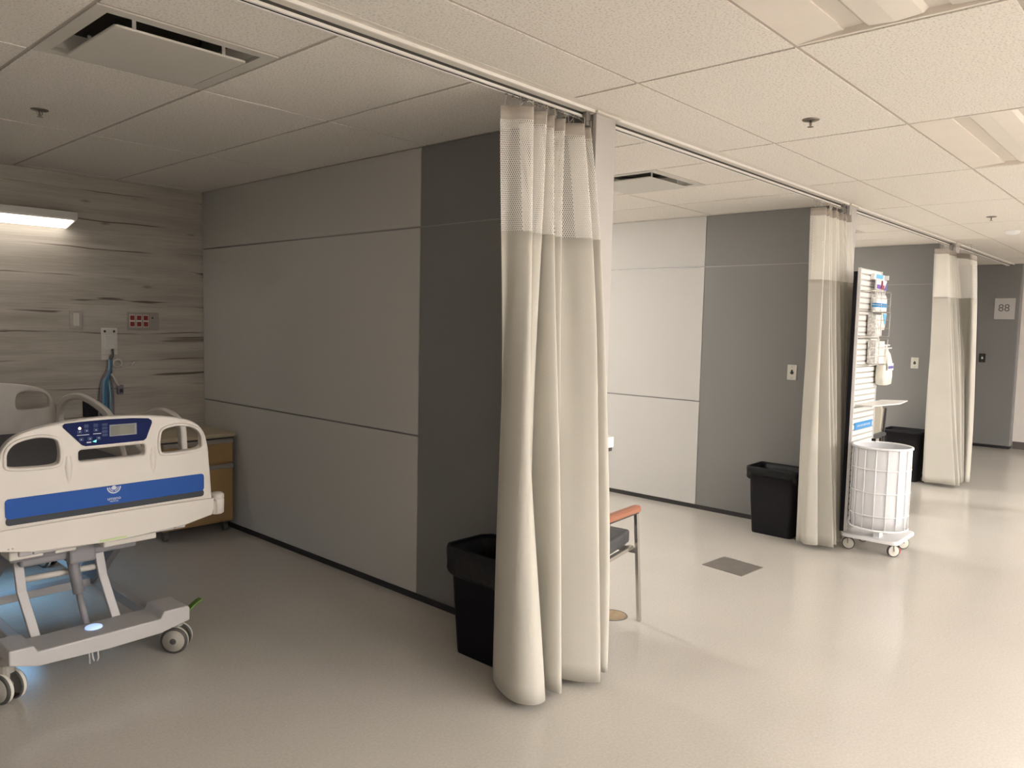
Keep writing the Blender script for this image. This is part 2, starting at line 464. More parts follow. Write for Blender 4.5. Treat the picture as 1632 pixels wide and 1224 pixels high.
# ------------------------------------------------------------------ room shell
H = 2.44
X = [-0.34, 2.72, 5.80, 8.87, 11.92]          # faces of the bay partitions
YH, YJ, YE = 5.62, 3.155, 2.02                 # headwall, panel joint, partition end
ZU, ZL = 2.0236, 0.9065
XL, YF = -3.5, -9.3

bm = B(); box(bm, XL, 12.3, YF, 5.9, -0.08, 0.0)
struct(obj('floor', bm, M['floor']))

def tiles(xs, ys, holes, bm, bars):
    zt = 2.439
    for i in range(len(xs)-1):
        for j in range(len(ys)-1):
            x0, x1, y0, y1 = xs[i], xs[i+1], ys[j], ys[j+1]
            if any(h[0]-.01 < (x0+x1)/2 < h[1]+.01 and h[2]-.01 < (y0+y1)/2 < h[3]+.01 for h in holes): continue
            g = 0.0075
            box(bm, x0+g, x1-g, y0+g, y1-g, zt, 2.47)
    w = 0.011
    for x in xs: box(bars, x-w, x+w, ys[0]-.0, ys[-1], 2.4425, 2.4465)
    for y in ys: box(bars, xs[0], xs[-1], y-w, y+w, 2.4428, 2.4462)

bm = B(); bars = B()
# corridor: 4 ft x 2 ft tiles
cx = [2.515 + 1.22*k for k in range(-5, 9)]; cx[0] = XL; cx[-1] = 12.05
cy = [1.073 + 0.61*k for k in range(-17, 1)] + [1.683, 1.99]
cy[0] = YF
corr_holes = []
for x, y, e in LAMPS: corr_holes.append((x+.02, x+1.2, y+.02, y+.59))
tiles(cx, cy, corr_holes, bm, bars)
# bays: 2 ft x 4 ft tiles
bx = [1.503 + 0.61*k for k in range(-8, 18)]; bx[-1] = 12.0
by = [2.108, 3.106, 4.326, 5.546, 5.66]
VENTS = [(0.893, 2.50), (3.943, 2.50), (6.99, 2.50)]
bay_holes = [(x, x+.61, 2.10, 3.106) for x, y in VENTS] + [(x, x+.61, 4.326, 5.546) for x, y, e in BAY_LAMPS]
tiles(bx, by, bay_holes, bm, bars)
for x, y in VENTS:
    g = .0075
    box(bm, x+g, x+.61-g, 2.108+g, 2.496-g, 2.439, 2.47)
    box(bars, x, x+.61, 2.485, 2.507, 2.4428, 2.4462)
box(bm, XL, 12.3, YF, 5.9, 2.56, 2.6)
struct(obj('ceiling', bm, M['ceil']))
struct(obj('trim_1', bars, M['tbar']))

# strip of painted trim along the bay fronts
bm = B()
box(bm, XL, 12.0, 1.985, 2.022, 2.4385, 2.46); box(bm, XL, 12.0, 2.022, 2.108, 2.434, 2.46)
struct(obj('trim_2', bm, M['trimwhite'], bevel=0.002))
bm = B()
box(bm, XL, 11.915, 2.020, 2.027, 2.427, 2.4385)
struct(obj('trim_3', bm, M['railwhite']))

# plank headwall, back of every bay
bm = B(); box(bm, XL, 12.3, YH, YH+0.12, 0.0, 2.56)
struct(obj('wall_back', bm, M['plank']))
bm = B(); box(bm, XL, 12.0, YH-0.008, YH, 0.0, 0.06)
struct(obj('baseboard_back', bm, M['base']))
# end wall, gray with sign, and the pale wall beside it
bm = B(); box(bm, 11.92, 12.3, 1.925, YH, 0.035, 2.56)
struct(obj('wall_end', bm, M['panel_grey'], bevel=0.012))
bm = B(); box(bm, 12.05, 12.3, YF, 1.925, 0.0, 2.56)
struct(obj('wall_right', bm, M['cream']))
bm = B(); box(bm, 12.04, 12.05, YF, 1.92, 0.0, 0.10)
struct(obj('baseboard_right', bm, M['brownbase']))
bm = B(); box(bm, 11.935, 12.05, 1.94, YH, 0.0, 0.035)
struct(obj('baseboard_end', bm, M['base']))
bm = B(); box(bm, XL, 12.3, YF-.12, YF, 0.0, 2.56)
struct(obj('wall_front', bm, M['cream']))
bm = B(); box(bm, XL-.12, XL, YF, 5.9, 0.0, 2.56)
struct(obj('wall_left', bm, M['cream']))

def partition(xf, name, visible=True):
    """bay divider 0.14 m thick: face at xf looking to -x"""
    t = 0.14
    bm = B(); box(bm, xf+.012, xf+t-.012, YE+.02, YH, 0.0, 2.4385)
    core = struct(obj(name, bm, M['core']))
    core.name = name
    g = 0.005
    for side in (0, 1):
        x0, x1 = (xf, xf+.012) if side == 0 else (xf+t-.012, xf+t)
        z0 = 0.035
        for (za, zb) in ((z0, ZL-g), (ZL+g, ZU-g), (ZU+g, 2.437)):
            bm = B(); box(bm, x0, x1, YJ+g, YH-.004, za, zb); struct(obj('white_panel', bm, M['panel_white'], core, bevel=.0015))
        for (za, zb) in ((z0, ZU-g*.6), (ZU+g*.6, 2.437)):
            bm = B(); box(bm, x0, x1, YE+.022, YJ-g*.6, za, zb); struct(obj('grey_panel', bm, M['panel_grey'], core, bevel=.0015))
        xr0, xr1 = (xf+.006, xf+.0125) if side == 0 else (xf+t-.0125, xf+t-.006)
        bm = B()
        box(bm, xr0, xr1, YJ, YH-.004, ZL-g, ZL+g); box(bm, xr0, xr1, YJ, YH-.004, ZU-g, ZU+g); box(bm, xr0, xr1, YJ-g*.6, YJ+g, z0, 2.437)
        struct(obj('reveal_strip', bm, M['reveal'], core))
        bm = B(); xs = (xf+.002, xf+.0125) if side == 0 else (xf+t-.0125, xf+t-.002)
        box(bm, *xs, YE+.022, YJ-g, ZU-g*.6, ZU+g*.6)
        struct(obj('joint_strip', bm, M['reveal_light'], core))
        xb = (xf-.004, xf+.012) if side == 0 else (xf+t-.012, xf+t+.004)
        bm = B(); box(bm, *xb, YE+.022, YH-.01, 0.0, 0.035); struct(obj('base_strip', bm, M['base'], core))
    bm = B(); box(bm, xf-.002, xf+t+.002, YE, YE+.022, 0.0, 2.4265)
    struct(obj('end_post', bm, M['post'], core, bevel=.003))
    bm = B(); box(bm, xf-.034, xf-.002, YE+.03, 2.072, 2.376, 2.433); struct(obj('track_bracket', bm, M['bracket'], core))
    bm = B(); box(bm, xf-.012, xf+t+.02, YE-.014, YE+.03, 2.4265, 2.436)
    struct(obj('post_cap', bm, M['trimwhite'], core))
for k, n in enumerate(('wall_bay_left', 'wall_bay_first', 'wall_bay_second', 'wall_bay_third')):
    partition(X[k], n)

# ------------------------------------------------------------------ curtain track, one run per bay
def track(x0, x1, label):
    t = thing('curtain_track', label, 'curtain track', ((x0+x1)/2, 2.066, 2.405), 'ceiling curtain tracks')
    bm = B()
    box(bm, x0, x1, 2.0745, 2.076, 2.422, 2.434); box(bm, x0, x1, 2.098, 2.100, 2.414, 2.434)
    box(bm, x0, x1, 2.076, 2.098, 2.430, 2.434)
    obj('rail_shadow_channel', bm, M['darkmetal'], t)  # dark upper side face paints the shadow line above the bright lip
    bm = B(); box(bm, x0, x1, 2.0730, 2.076, 2.414, 2.4235); box(bm, x0, x1, 2.076, 2.083, 2.414, 2.417); box(bm, x0, x1, 2.092, 2.0995, 2.411, 2.414)
    obj('rail_lip', bm, M['railwhite'], t)
track(X[0]+.16, X[1]-.004, 'aluminium curtain track on the ceiling of the nearest bay, with the bed')
track(X[1]+.16, X[2]-.004, 'aluminium curtain track on the ceiling between first and second grey partition posts')
track(X[2]+.16, X[3]-.004, 'aluminium curtain track on the ceiling behind the white supply cart')
track(X[3]+.16, X[4]-.004, 'farthest aluminium curtain track, running to the grey end wall with the number')

# ------------------------------------------------------------------ curtains
def curtain(label, top, bot, ztop, zm, zbot, hooks, sub=7, sag=None, belly=0.0):
    c = sum((Vector((x, y, 0)) for x, y in bot), Vector()) / len(bot)
    t = thing('privacy_curtain', label, 'curtain', (c.x, c.y, zbot), 'hanging privacy curtains')
    T = catmull([(x, y, 0) for x, y in top], sub); Bt = catmull([(x, y, 0) for x, y in bot], sub)
    n = len(T)
    # arc length for the net pattern
    s = [0.0]
    for a, b in zip(T, T[1:]): s.append(s[-1] + (b-a).length*1.15)
    def zt(i): return ztop - (sag(i/(n-1)) if sag else 0.0)
    def pos(i, f):        # f = 0 top, 1 bottom
        u = i/(n-1)
        w = (1-u**2)*f**1.25 + u**2*(1-(1-f)**2.6)
        p = T[i].lerp(Bt[i], w)
        wob = 0.006*sin(5.1*f + 9*u) * f*(1-f)*4
        z = zt(i) + (zbot - zt(i))*f
        if f > .97: z += 0.006*sin(23*u)
        return Vector((p.x + wob, p.y - wob*.7, z))
    def band(name, z0, z1, m, rows, thick=0.0022):
        bm = B(); uvl = bm.loops.layers.uv.new('UVMap')
        grid = []
        for r in range(rows+1):
            row = []
            for i in range(n):
                a = zt(i) - ztop
                zz0 = z0 + a; zz1 = z1 + a if z1 != zbot else z1
                if z0 < ztop - 0.2: zz0 = z0
                if abs(z1 - zm) < 1e-6: zz1 = zm
                z = zz0 + (zz1 - zz0)*r/rows
                f = (zt(i) - z)/(zt(i) - zbot)
                row.append(bm.verts.new(pos(i, f)))
            grid.append(row)
        for r in range(rows):
            for i in range(n-1):
                f = bm.faces.new((grid[r][i], grid[r+1][i], grid[r+1][i+1], grid[r][i+1])); f.smooth = True
                for l, (ri, ii) in zip(f.loops, ((r, i), (r+1, i), (r+1, i+1), (r, i+1))):
                    l[uvl].uv = (s[ii], grid[ri][ii].co.z)
        o = obj(name, bm, m, t, smooth=True)
        if thick:
            so = o.modifiers.new('cloth', 'SOLIDIFY'); so.thickness = thick; so.offset = 0
        return o
    band('curtain_heading', ztop, ztop-0.05, M['header'], 2)
    band('mesh_panel', ztop-0.05, zm, M['net'], 8, thick=0)
    band('fabric_panel', zm, zbot, M['curtain'], 26)
    for h in range(hooks):
        i = min(int((h+.5)/hooks*n), n-1)
        p = pos(i, 0.0)
        x = p.x + 0.004; zt_ = ztop - (sag(i/(n-1)) if sag else 0)
        bm = B()
        tube(bm, [(x, 2.087, 2.427), (x, 2.087, 2.409), (x+.003, 2.087+(p.y-2.087)*.4, 2.399), (x-.002, p.y+.0, 2.388), (x, p.y, zt_-.012)], 0.0018, 5)
        lathe(bm, (x, 2.087, 2.406), (0, 0, 1), [(0, -.004), (.005, -.002), (.005, .003), (0, .004)], 8)
        obj('curtain_hook', bm, M['metal'], t)

cur1_top = [(2.205,2.100),(2.235,2.080),(2.262,2.040),(2.300,2.015),(2.318,2.040),(2.310,2.095),
            (2.335,2.098),(2.350,2.050),(2.385,2.018),(2.400,2.050),(2.392,2.105),
            (2.415,2.100),(2.425,2.050),(2.445,2.028),(2.455,2.060),(2.452,2.105),
            (2.475,2.100),(2.490,2.050),(2.510,2.022),(2.522,2.060),(2.516,2.105),
            (2.548,2.100),(2.575,2.050),(2.620,2.012),(2.634,2.050),(2.625,2.105),
            (2.650,2.100),(2.665,2.055),(2.685,2.025),(2.700,2.060),(2.704,2.100)]
cur1_bot = [(2.370,2.165),(2.340,2.200),(2.250,2.105),(2.198,1.965),(2.235,1.888),(2.302,1.882),
            (2.335,1.925),(2.350,1.990),(2.365,2.050),(2.385,2.070),(2.400,2.040),
            (2.385,1.980),(2.372,1.915),(2.390,1.875),(2.418,1.895),(2.430,1.960),
            (2.440,2.030),(2.455,2.050),(2.475,2.020),(2.480,1.975),(2.490,1.950),
            (2.520,1.900),(2.560,1.850),(2.592,1.822),(2.612,1.850),(2.620,1.930),
            (2.632,1.960),(2.645,1.903),(2.666,1.852),(2.693,1.860),(2.706,1.940)]
curtain('nearest and largest taupe privacy curtain with white net top, beside the first black bin', cur1_top, cur1_bot, 2.362, 1.885, 0.03, 24)

def pleats(x0, x1, yc, amp, n, seed, lean=0.0):
    rnd = random.Random(seed); pts = []
    w = (x1-x0)/n
    for k in range(n):
        a = x0 + k*w; j = rnd.uniform(-.15, .15)*w; am = amp*rnd.uniform(.75, 1.15)
        pts += [(a, yc+am), (a+w*.25+j, yc+am*.2), (a+w*.55+j, yc-am), (a+w*.78, yc-am*.3)]
    pts.append((x1, yc+amp*.8))
    return pts
t2 = pleats(5.29, 5.775, 2.055, .050, 8, 3)
b2 = pleats(5.295, 5.72, 1.985, .11, 8, 5)
t2[-3:] = [(5.765, 2.03), (5.775, 2.0), (5.782, 2.03)]; b2[-5:] = [(5.70, 1.93), (5.735, 1.90), (5.785, 1.90), (5.825, 1.915), (5.850, 1.965)]
b2[0] = (5.36, 2.09); b2[1] = (5.33, 2.06); b2[2] = (5.285, 2.02); b2[3] = (5.33, 1.95)
curtain('second taupe privacy curtain, between the middle black bin and the white supply cart', t2, b2, 2.352, 1.868, 0.03, 18)
t3 = pleats(8.45, 8.84, 2.055, .050, 7, 8) + [(8.79, 1.96), (8.70, 1.88), (8.62, 1.83), (8.655, 1.785)]
b3 = pleats(8.42, 8.78, 1.93, .15, 7, 9) + [(8.80, 1.92), (8.81, 1.84), (8.76, 1.775), (8.80, 1.745)]
curtain('farthest taupe privacy curtain, hanging in front of the grey end wall', t3, b3, 2.345, 1.872, 0.03, 16,
        sag=lambda u: max(0.0, (u-.86)/.14)*.07)

# ------------------------------------------------------------------ waste bins
def waste_bin(label, cx, cy, w, d, h, m, liner=True, drop=.13, seed=1, rim=.013):
    t = thing('waste_bin', label, 'bin', (cx, cy, 0), 'rectangular black waste bins')
    bm = B(); sb = .80
    L = []
    for z, k, r in ((0.0, sb-.02, .03), (0.012, sb, .035), (h*.5, (1+sb)/2-.01, .04), (h-.03, .985, .045)):
        L.append(rrect(cx, cy, w*k, d*(k+.04 if k < .97 else k), r, z))
    for z, e in ((h-.03, rim*2), (h-.006, rim*2), (h, rim*1.6), (h, rim*.2), (h-.01, -.004)):
        L.append(rrect(cx, cy, w+e, d+e, .05, z))
    L.append(rrect(cx, cy, w*sb-.02, d*(sb+.04)-.02, .03, .02))
    loft(bm, L)
    obj('bin_body', bm, m, t, smooth=True)
    if liner:
        rnd = random.Random(seed)
        bm = B(); loops = []
        def wave(base, amp, k, e=0):
            out = []
            for i, p in enumerate(base):
                q = p.copy(); a = i/len(base)*2*pi
                o = amp*(sin(a*k+seed)+.6*sin(a*(k*2+1)+seed*2))
                dx = q.x-cx; dy = q.y-cy; l = math.hypot(dx, dy)
                q.x += dx/l*o; q.y += dy/l*o; q.z += e*sin(a*3+seed)
                out.append(q)
            return out
        e = rim*2+.012
        nn = 9
        loops.append(wave(rrect(cx, cy, w*.93, d*.93, .04, h-drop, nn), .005, 5, .020))
        loops.append(wave(rrect(cx, cy, w+e-.008, d+e-.008, .05, h-drop*.85, nn), .008, 5, .016))
        loops.append(wave(rrect(cx, cy, w+e-.014, d+e-.014, .05, h-drop*.6, nn), .008, 7, .008))
        loops.append(wave(rrect(cx, cy, w+e, d+e, .05, h-drop*.35, nn), .003, 6))
        loops.append(wave(rrect(cx, cy, w+e, d+e, .05, h-.004, nn), .002, 4))
        loops.append(wave(rrect(cx, cy, w+e-.01, d+e-.01, .05, h+.006, nn), .002, 4, .003))
        loops.append(wave(rrect(cx, cy, w-.012, d-.012, .045, h-.004, nn), .003, 5))
        loops.append(wave(rrect(cx, cy, w-.05, d-.05, .04, h-.10, nn), .006, 6))
        loops.append(wave(rrect(cx, cy, w*sb-.03, d*sb-.03, .03, h-.30, nn), .008, 5))
        loft(bm, loops, cap0=False)
        o = obj('bin_liner', bm, M['liner'], t, smooth=True)
        so = o.modifiers.new('s', 'SUBSURF'); so.levels = so.render_levels = 1
    return t
waste_bin('black waste bin with a bunched black liner, beside the nearest curtain', 2.515, 2.365, .265, .37, .505, M['bin'], True, .13, 2)
waste_bin('black waste bin below the wall switch, left of the middle curtain', 5.55, 2.345, .26, .37, .50, M['bin_dark'], True, .085, 5)
b3t = waste_bin('dark waste bin farthest away, between the supply cart and the far curtain', 8.62, 2.315, .29, .36, .52, M['bin_dark'], False, rim=.018)

# ------------------------------------------------------------------ hospital bed
BX = 1.22
bed = thing('hospital_bed', 'white and blue hospital bed standing in the nearest bay', 'bed', (BX, 4.3, 0))
half = [(0,1.110),(.16,1.101),(.27,1.084),(.345,1.058),(.388,1.015),(.408,.95),(.416,.86),(.424,.74),(.428,.66),(.418,.630),(.30,.606),(.15,.594)]
outer = [(BX+a, z) for a, z in half] + [(BX, .590)] + [(BX-a, z) for a, z in half[::-1][:-1]]
holeR = [(.197,1.006),(.212,1.034),(.268,1.046),(.337,1.034),(.371,1.006),(.378,.97),(.368,.942),(.290,.934),(.214,.935),(.196,.955)]
mir = lambda s: [(BX+s*a, z) for a, z in holeR]
slot = rounded(BX-.127, BX+.131, .935, .981, .012)
YFB = 3.33
fb = plate('footboard', outer, [mir(1), mir(-1), slot], M['bedwhite'], bed, lambda a, b, t: Vector((a, YFB+.021+t + .05*((a-BX)/.42)**2*0, b)), .042, .008, 5)
# skirt under the blue band
sk = [(BX-.428,.705),(BX-.43,.66),(BX-.418,.628),(BX-.30,.604),(BX,.588),(BX+.30,.604),(BX+.418,.628),(BX+.43,.66),(BX+.428,.705)]
plate('footboard_skirt', sk + [(BX+.2,.7085),(BX,.7095),(BX-.2,.7085)], [], M['bedwhite'], fb, lambda a, b, t: Vector((a, YFB-.006+t, b)), .010, .004, 4, raw=True)
# raised rims around the openings
for s in (1, -1):
    bm = B(); tube(bm, [(p.x, YFB+.001, p.y) for p in catmull([(BX+s*a+ (s*a-s*.287)*.05, z+(z-.99)*.12, 0) for a, z in holeR], 5, True)], .007, 8, True)
    obj('handle_rim', bm, M['bedwhite'], fb, smooth=True)
# moulded flutes either side of the middle
for s in (1, -1):
    bm = B()
    lathe(bm, (BX+s*.165, YFB+.0155, .83), (0, 0, 1), [(.003, -.06), (.014, .0), (.022, .09), (.018, .13), (.004, .16)], 12)
    obj('moulded_flute', bm, M['bedwhite'], fb, smooth=True)
# blue band
plate('blue_band', rounded(BX-.387, BX+.387, .744, .822, .014), [], M['blue'], fb, lambda a, b, t: Vector((a, YFB-.002+t, b)), .004, .001, raw=True, label='royal blue band along the footboard')
plate('dark_band', rounded(BX-.386, BX+.386, .719, .749, .012), [], M['slate'], fb, lambda a, b, t: Vector((a, YFB-.0015+t, b)), .004, .001, raw=True, label='dark slate strip under the blue band')
# emblem: a ball over a bowl of nested half rings
ex, ez = BX+.002, .808
em = B()
for r0, w in ((.0275, .0052), (.0190, .0034), (.0125, .0026)):
    for i in range(24):
        a0 = pi + pi*i/24*1.0; a1 = pi + pi*(i+1)/24
        if r0 < .027 and i in (11, 12): continue
        ps = [(ex+(r0)*cos(a0), ez+.008+(r0)*sin(a0)), (ex+r0*cos(a1), ez+.008+r0*sin(a1)), (ex+(r0-w)*cos(a1), ez+.008+(r0-w)*sin(a1)), (ex+(r0-w)*cos(a0), ez+.008+(r0-w)*sin(a0))]
        em.faces.new([em.verts.new((x, YFB-.0048, z)) for x, z in ps])
lathe(em, (ex, YFB-.0042, ez+.005), (0, -1, 0), [(.0088, 0), (.0080, .002), (.004, .003), (0, .0033)], 20)
obj('emblem', em, M['print'], fb)
for s, z, sz in (('umano', .7685, .0195), ('MEDICAL', .7565, .0085)):
    text_mesh('lettering', s, sz, M['print'], fb, lambda a, b, t, z=z: Vector((ex+a, YFB-.0046-t, z+b)), .0003)
# screws at the lower left
bm = B()
for x in (.838, .852): lathe(bm, (x, YFB-.011, .632), (0, -1, 0), [(.0035, 0), (.0035, .001), (0, .0012)], 10)
obj('screw', bm, M['hub'], fb)
plate('label_sticker', rounded(1.160, 1.268, .5955, .604, .003), [], M['lime'], fb, lambda a, b, t: Vector((a, YFB-.0125+t, b)), .0015, .0003, raw=True, label='pale lime sticker at the lower edge')
# control panel
pan = [(1.038,1.078),(1.036,1.086),(1.043,1.093),(1.10,1.0965),(1.21,1.0985),(1.30,1.096),(1.366,1.0905),(1.379,1.081),(1.380,1.070),(1.356,1.006),(1.345,.998),(1.22,.9965),(1.118,.9965),(1.105,1.002)]
cp = plate('control_panel', pan, [], M['navy'], bed, lambda a, b, t: Vector((a, YFB-.003+t, b)), .006, .0015, raw=True, label='navy blue control panel on the footboard')
plate('display_screen', rounded(1.208, 1.316, 1.0275, 1.0755, .002), [], M['lcdframe'], cp, lambda a, b, t: Vector((a, YFB-.0068+t, b)), .0016, .0003, raw=True)
plate('display_glass', rounded(1.214, 1.309, 1.032, 1.071, .001), [], M['lcd'], cp, lambda a, b, t: Vector((a, YFB-.0080+t, b)), .001, .0002, raw=True, label='olive grey display glass')
def key(x, z, w=.017, h=.014, m='keycap'):
    return plate('button', rounded(x-w/2, x+w/2, z-h/2, z+h/2, .003), [], M[m], cp, lambda a, b, t: Vector((a, YFB-.0068+t, b)), .0016, .0004, raw=True)
for x, z in ((1.121,1.078),(1.156,1.078),(1.121,1.060),(1.156,1.060),(1.096,1.057),(1.101,1.026),(1.133,1.026),(1.166,1.025)): key(x, z)
for z in (1.078, 1.064, 1.050, 1.036): key(1.190, z, .022, .011)
bm = B()
for x, z in ((1.122,1.059),(1.157,1.059),(1.101,1.025),(1.134,1.025),(1.167,1.026),(1.096,1.057)):
    lathe(bm, (x, YFB-.0078, z), (0, -1, 0), [(.0032, 0), (.003, .0004), (0, .0005)], 3)
box(bm, 1.086, 1.131, YFB-.0068, YFB-.006, 1.0415, 1.0445); box(bm, 1.146, 1.176, YFB-.0068, YFB-.006, 1.0425, 1.0455)
box(bm, 1.121, 1.138, YFB-.0068, YFB-.006, 1.009, 1.0135)
obj('key_symbol', bm, M['print'], cp)
bm = B(); lathe(bm, (1.0965, YFB-.006, 1.0705), (0, -1, 0), [(.0052, 0), (.0045, .001), (0, .0014)], 14)
obj('indicator_light', bm, M['led_orange'], cp, label='glowing orange white indicator')
bm = B(); bm.faces.new([bm.verts.new(p) for p in ((1.143, YFB-.0068, 1.0135), (1.156, YFB-.0068, 1.0085), (1.158, YFB-.0068, 1.0195))])
obj('indicator_light', bm, M['led_green'], cp, label='glowing green triangular indicator')
# corner bumpers
for s in (1, -1):
    bm = B(); xx = BX+s*.474
    lathe(bm, (xx, YFB+.05, .615), (0, 0, 1), [(0, 0), (.022, .0), (.030, .006), (.032, .065), (.029, .068), (.029, .071), (.032, .074), (.031, .09), (.020, .1), (0, .102)], 18)
    box(bm, min(BX+s*.42, xx-s*.02), max(BX+s*.42, xx-s*.02), YFB+.01, YFB+.045, .625, .685)
    obj('corner_bumper', bm, M['bedwhite'], bed, smooth=True)
# headboard, same family of shape
YHB = 5.38
plate('headboard', [(a, z-.004) for a, z in outer], [mir(1), mir(-1)], M['bedwhite'], bed, lambda a, b, t: Vector((a, YHB+t, b)), .04, .008, 5)
# mattress and deck
bm = B(); loft(bm, [rrect(BX, 4.375, w, 1.94-(.70-w), .05, z) for z, w in ((.645, .66), (.66, .69), (.775, .69), (.795, .67))])
obj('mattress', bm, M['mattress'], bed, smooth=False, bevel=.01, label='dark navy mattress')
bm = B(); box(bm, BX-.35, BX+.35, 3.40, 5.34, .612, .645)
obj('mattress_deck', bm, M['bedmetal_dark'], bed, bevel=.01)
bm = B(); box(bm, BX-.33, BX-.28, 3.39, 5.32, .572, .612); box(bm, BX+.28, BX+.33, 3.39, 5.32, .572, .612); box(bm, BX-.28, BX+.28, 3.39, 3.45, .572, .612); box(bm, BX-.28, BX+.28, 5.26, 5.32, .572, .612)
obj('deck_frame', bm, M['bedmetal'], bed, bevel=.006)
bm = B(); box(bm, BX-.36, BX-.24, 3.40, 3.52, .560, .600); box(bm, BX-.20, BX-.12, 3.40, 3.5, .558, .590); box(bm, BX-.02, BX+.20, 3.39, 3.46, .548, .575)
obj('frame_bracket', bm, M['bedwhite'], bed, bevel=.006)
# side rails
def side_rail(x, pts, hole):
    plate('side_rail', pts, [hole], M['bedwhite'], bed, lambda a, b, t: Vector((x+t, a, b)), .03, .009, 5)
headr = [(5.27,.72),(5.285,.90),(5.25,.985),(5.12,1.035),(4.92,1.060),(4.72,1.045),(4.50,1.005),(4.36,.93),(4.30,.84),(4.29,.72),(4.7,.69)]
headh = [(5.20,.86),(5.21,.93),(5.10,.995),(4.92,1.022),(4.74,1.010),(4.54,.968),(4.42,.91),(4.40,.86),(4.8,.84)]
footr = [(4.17,.72),(4.16,.86),(4.08,.98),(3.95,1.045),(3.80,1.075),(3.66,1.062),(3.575,1.02),(3.555,.94),(3.56,.72),(3.8,.69)]
footh = [(4.08,.85),(4.05,.92),(3.95,1.005),(3.80,1.035),(3.68,1.025),(3.62,.99),(3.60,.92),(3.61,.85),(3.85,.83)]
for s in (1, -1):
    side_rail(BX+s*.405, headr, headh)
    dz = 0 if s > 0 else -.30          # the left foot rail is lowered
    side_rail(BX+s*.405, [(a, b+dz) for a, b in footr], [(a, b+dz) for a, b in footh])
    for ya in (4.8, 3.85):
        bm = B(); bar(bm, [(BX+s*.32, ya, .60), (BX+s*.40, ya, .60), (BX+s*.40, ya, .72 if (s > 0 or ya > 4) else .66)], .06, .02)
        obj('rail_hinge', bm, M['bedmetal'], bed)
# lift mechanism
CX = 1.19
bm = B(); box(bm, CX-.30, CX+.25, 3.52, 4.02, .515, .573)
obj('lift_housing', bm, M['bedmetal_dark'], bed, bevel=.012)
bm = B(); box(bm, CX-.26, CX+.20, 3.53, 3.58, .488, .545); box(bm, CX-.085, CX+.02, 3.50, 3.62, .470, .56)
obj('motor_housing', bm, M['bedmetal_dark'], bed, bevel=.01)
for (xb, xm, xt) in ((.975, .944, .938), (1.290, 1.258, 1.246)):
    bm = B(); bar(bm, [(xb, 3.515, .185), (xm, 3.575, .375), (xt, 3.600, .52)], .035, .026)
    obj('lift_leg', bm, M['bedmetal'], bed, bevel=.003)
bm = B(); tube(bm, [(.94, 3.60, .418), (1.25, 3.60, .412)], .0135, 14)
obj('cross_tube', bm, M['bedwhite'], bed, smooth=True)
bm = B(); tube(bm, [(1.165, 3.50, .19), (1.15, 3.54, .33)], .014, 12); tube(bm, [(1.15, 3.54, .33), (1.132, 3.57, .50)], .023, 14)
obj('actuator', bm, M['bedmetal_dark'], bed, smooth=True)
for xa in (CX-.25, CX+.25):
    bm = B()
    loft(bm, [[Vector((xa-.02, 3.66, .56)), Vector((xa-.02, 3.92, .56)), Vector((xa-.02, 4.34, .20)), Vector((xa-.02, 4.30, .14)), Vector((xa-.02, 4.20, .14))],
              [Vector((xa+.02, 3.66, .56)), Vector((xa+.02, 3.92, .56)), Vector((xa+.02, 4.34, .20)), Vector((xa+.02, 4.30, .14)), Vector((xa+.02, 4.20, .14))]])
    obj('scissor_arm', bm, M['bedmetal_dark'], bed, bevel=.004)
# base
def base_beam(y0, y1, name):
    bm = B(); 
    ol = [(CX-.36,.172),(CX-.36,.232),(CX-.275,.230),(CX-.262,.203),(CX+.215,.203),(CX+.230,.232),(CX+.335,.232),(CX+.345,.222),(CX+.345,.165),(CX+.215,.138),(CX,.134),(CX-.262,.143)]
    loft(bm, [[Vector((x, y0, z)) for x, z in ol], [Vector((x, y1, z)) for x, z in ol]])
    return obj(name, bm, M['bedmetal'], bed, bevel=.006)
base_beam(3.325, 3.50, 'base_beam'); base_beam(5.06, 5.20, 'base_beam')
for s in (1, -1):
    bm = B(); box(bm, CX+s*.265-.022, CX+s*.265+.022, 3.48, 5.08, .128, .178)
    obj('base_rail', bm, M['bedmetal'], bed, bevel=.004)
bm = B(); box(bm, CX-.243, CX+.243, 4.20, 4.28, .13, .17)
obj('base_crossbar', bm, M['bedmetal'], bed, bevel=.004)
def caster(cx_, cy_, ang, rr=.0605):
    ax = Vector((cos(ang), sin(ang), 0))
    bm = B(); lathe(bm, (cx_, cy_, .12), (0, 0, 1), [(.0, 0), (.03, 0), (.03, .03), (.02, .05), (.02, .06), (0, .06)], 14)
    tube(bm, [Vector((cx_, cy_, rr+.001)) - ax*.022, Vector((cx_, cy_, rr+.001)) + ax*.022], .010, 10)
    bar(bm, [Vector((cx_, cy_, rr)), Vector((cx_, cy_, .13))], .018, .02)
    st = obj('caster_fork', bm, M['hub'], bed)
    for s in (1, -1):
        c = Vector((cx_, cy_, rr)) + ax*s*.030
        bm = B(); lathe(bm, c, ax*s, [(rr-.006, -.014), (rr, -.010), (rr, .006), (rr-.006, .012), (rr-.012, .013)], 32)
        w = obj('caster_wheel', bm, M['rubber'], bed, smooth=True)
        bm = B(); lathe(bm, c, ax*s, [(rr-.012, .0131), (rr-.014, .016), (.018, .018), (.016, .0195), (0, .0195)], 28)
        obj('wheel_cover', bm, M['hub'], w, smooth=True)
        bm = B(); lathe(bm, c, ax*s, [(rr+.0004, -.0085), (rr+.0008, -.004), (rr+.0008, .0), (rr+.0004, .0045)], 32)
        obj('wheel_tread', bm, M['tread'], w, smooth=True)
        bm = B(); lathe(bm, c, ax*s, [(.014, .0196), (.012, .022), (0, .022)], 16)
        obj('wheel_cap', bm, M['rubber'], w, smooth=True)
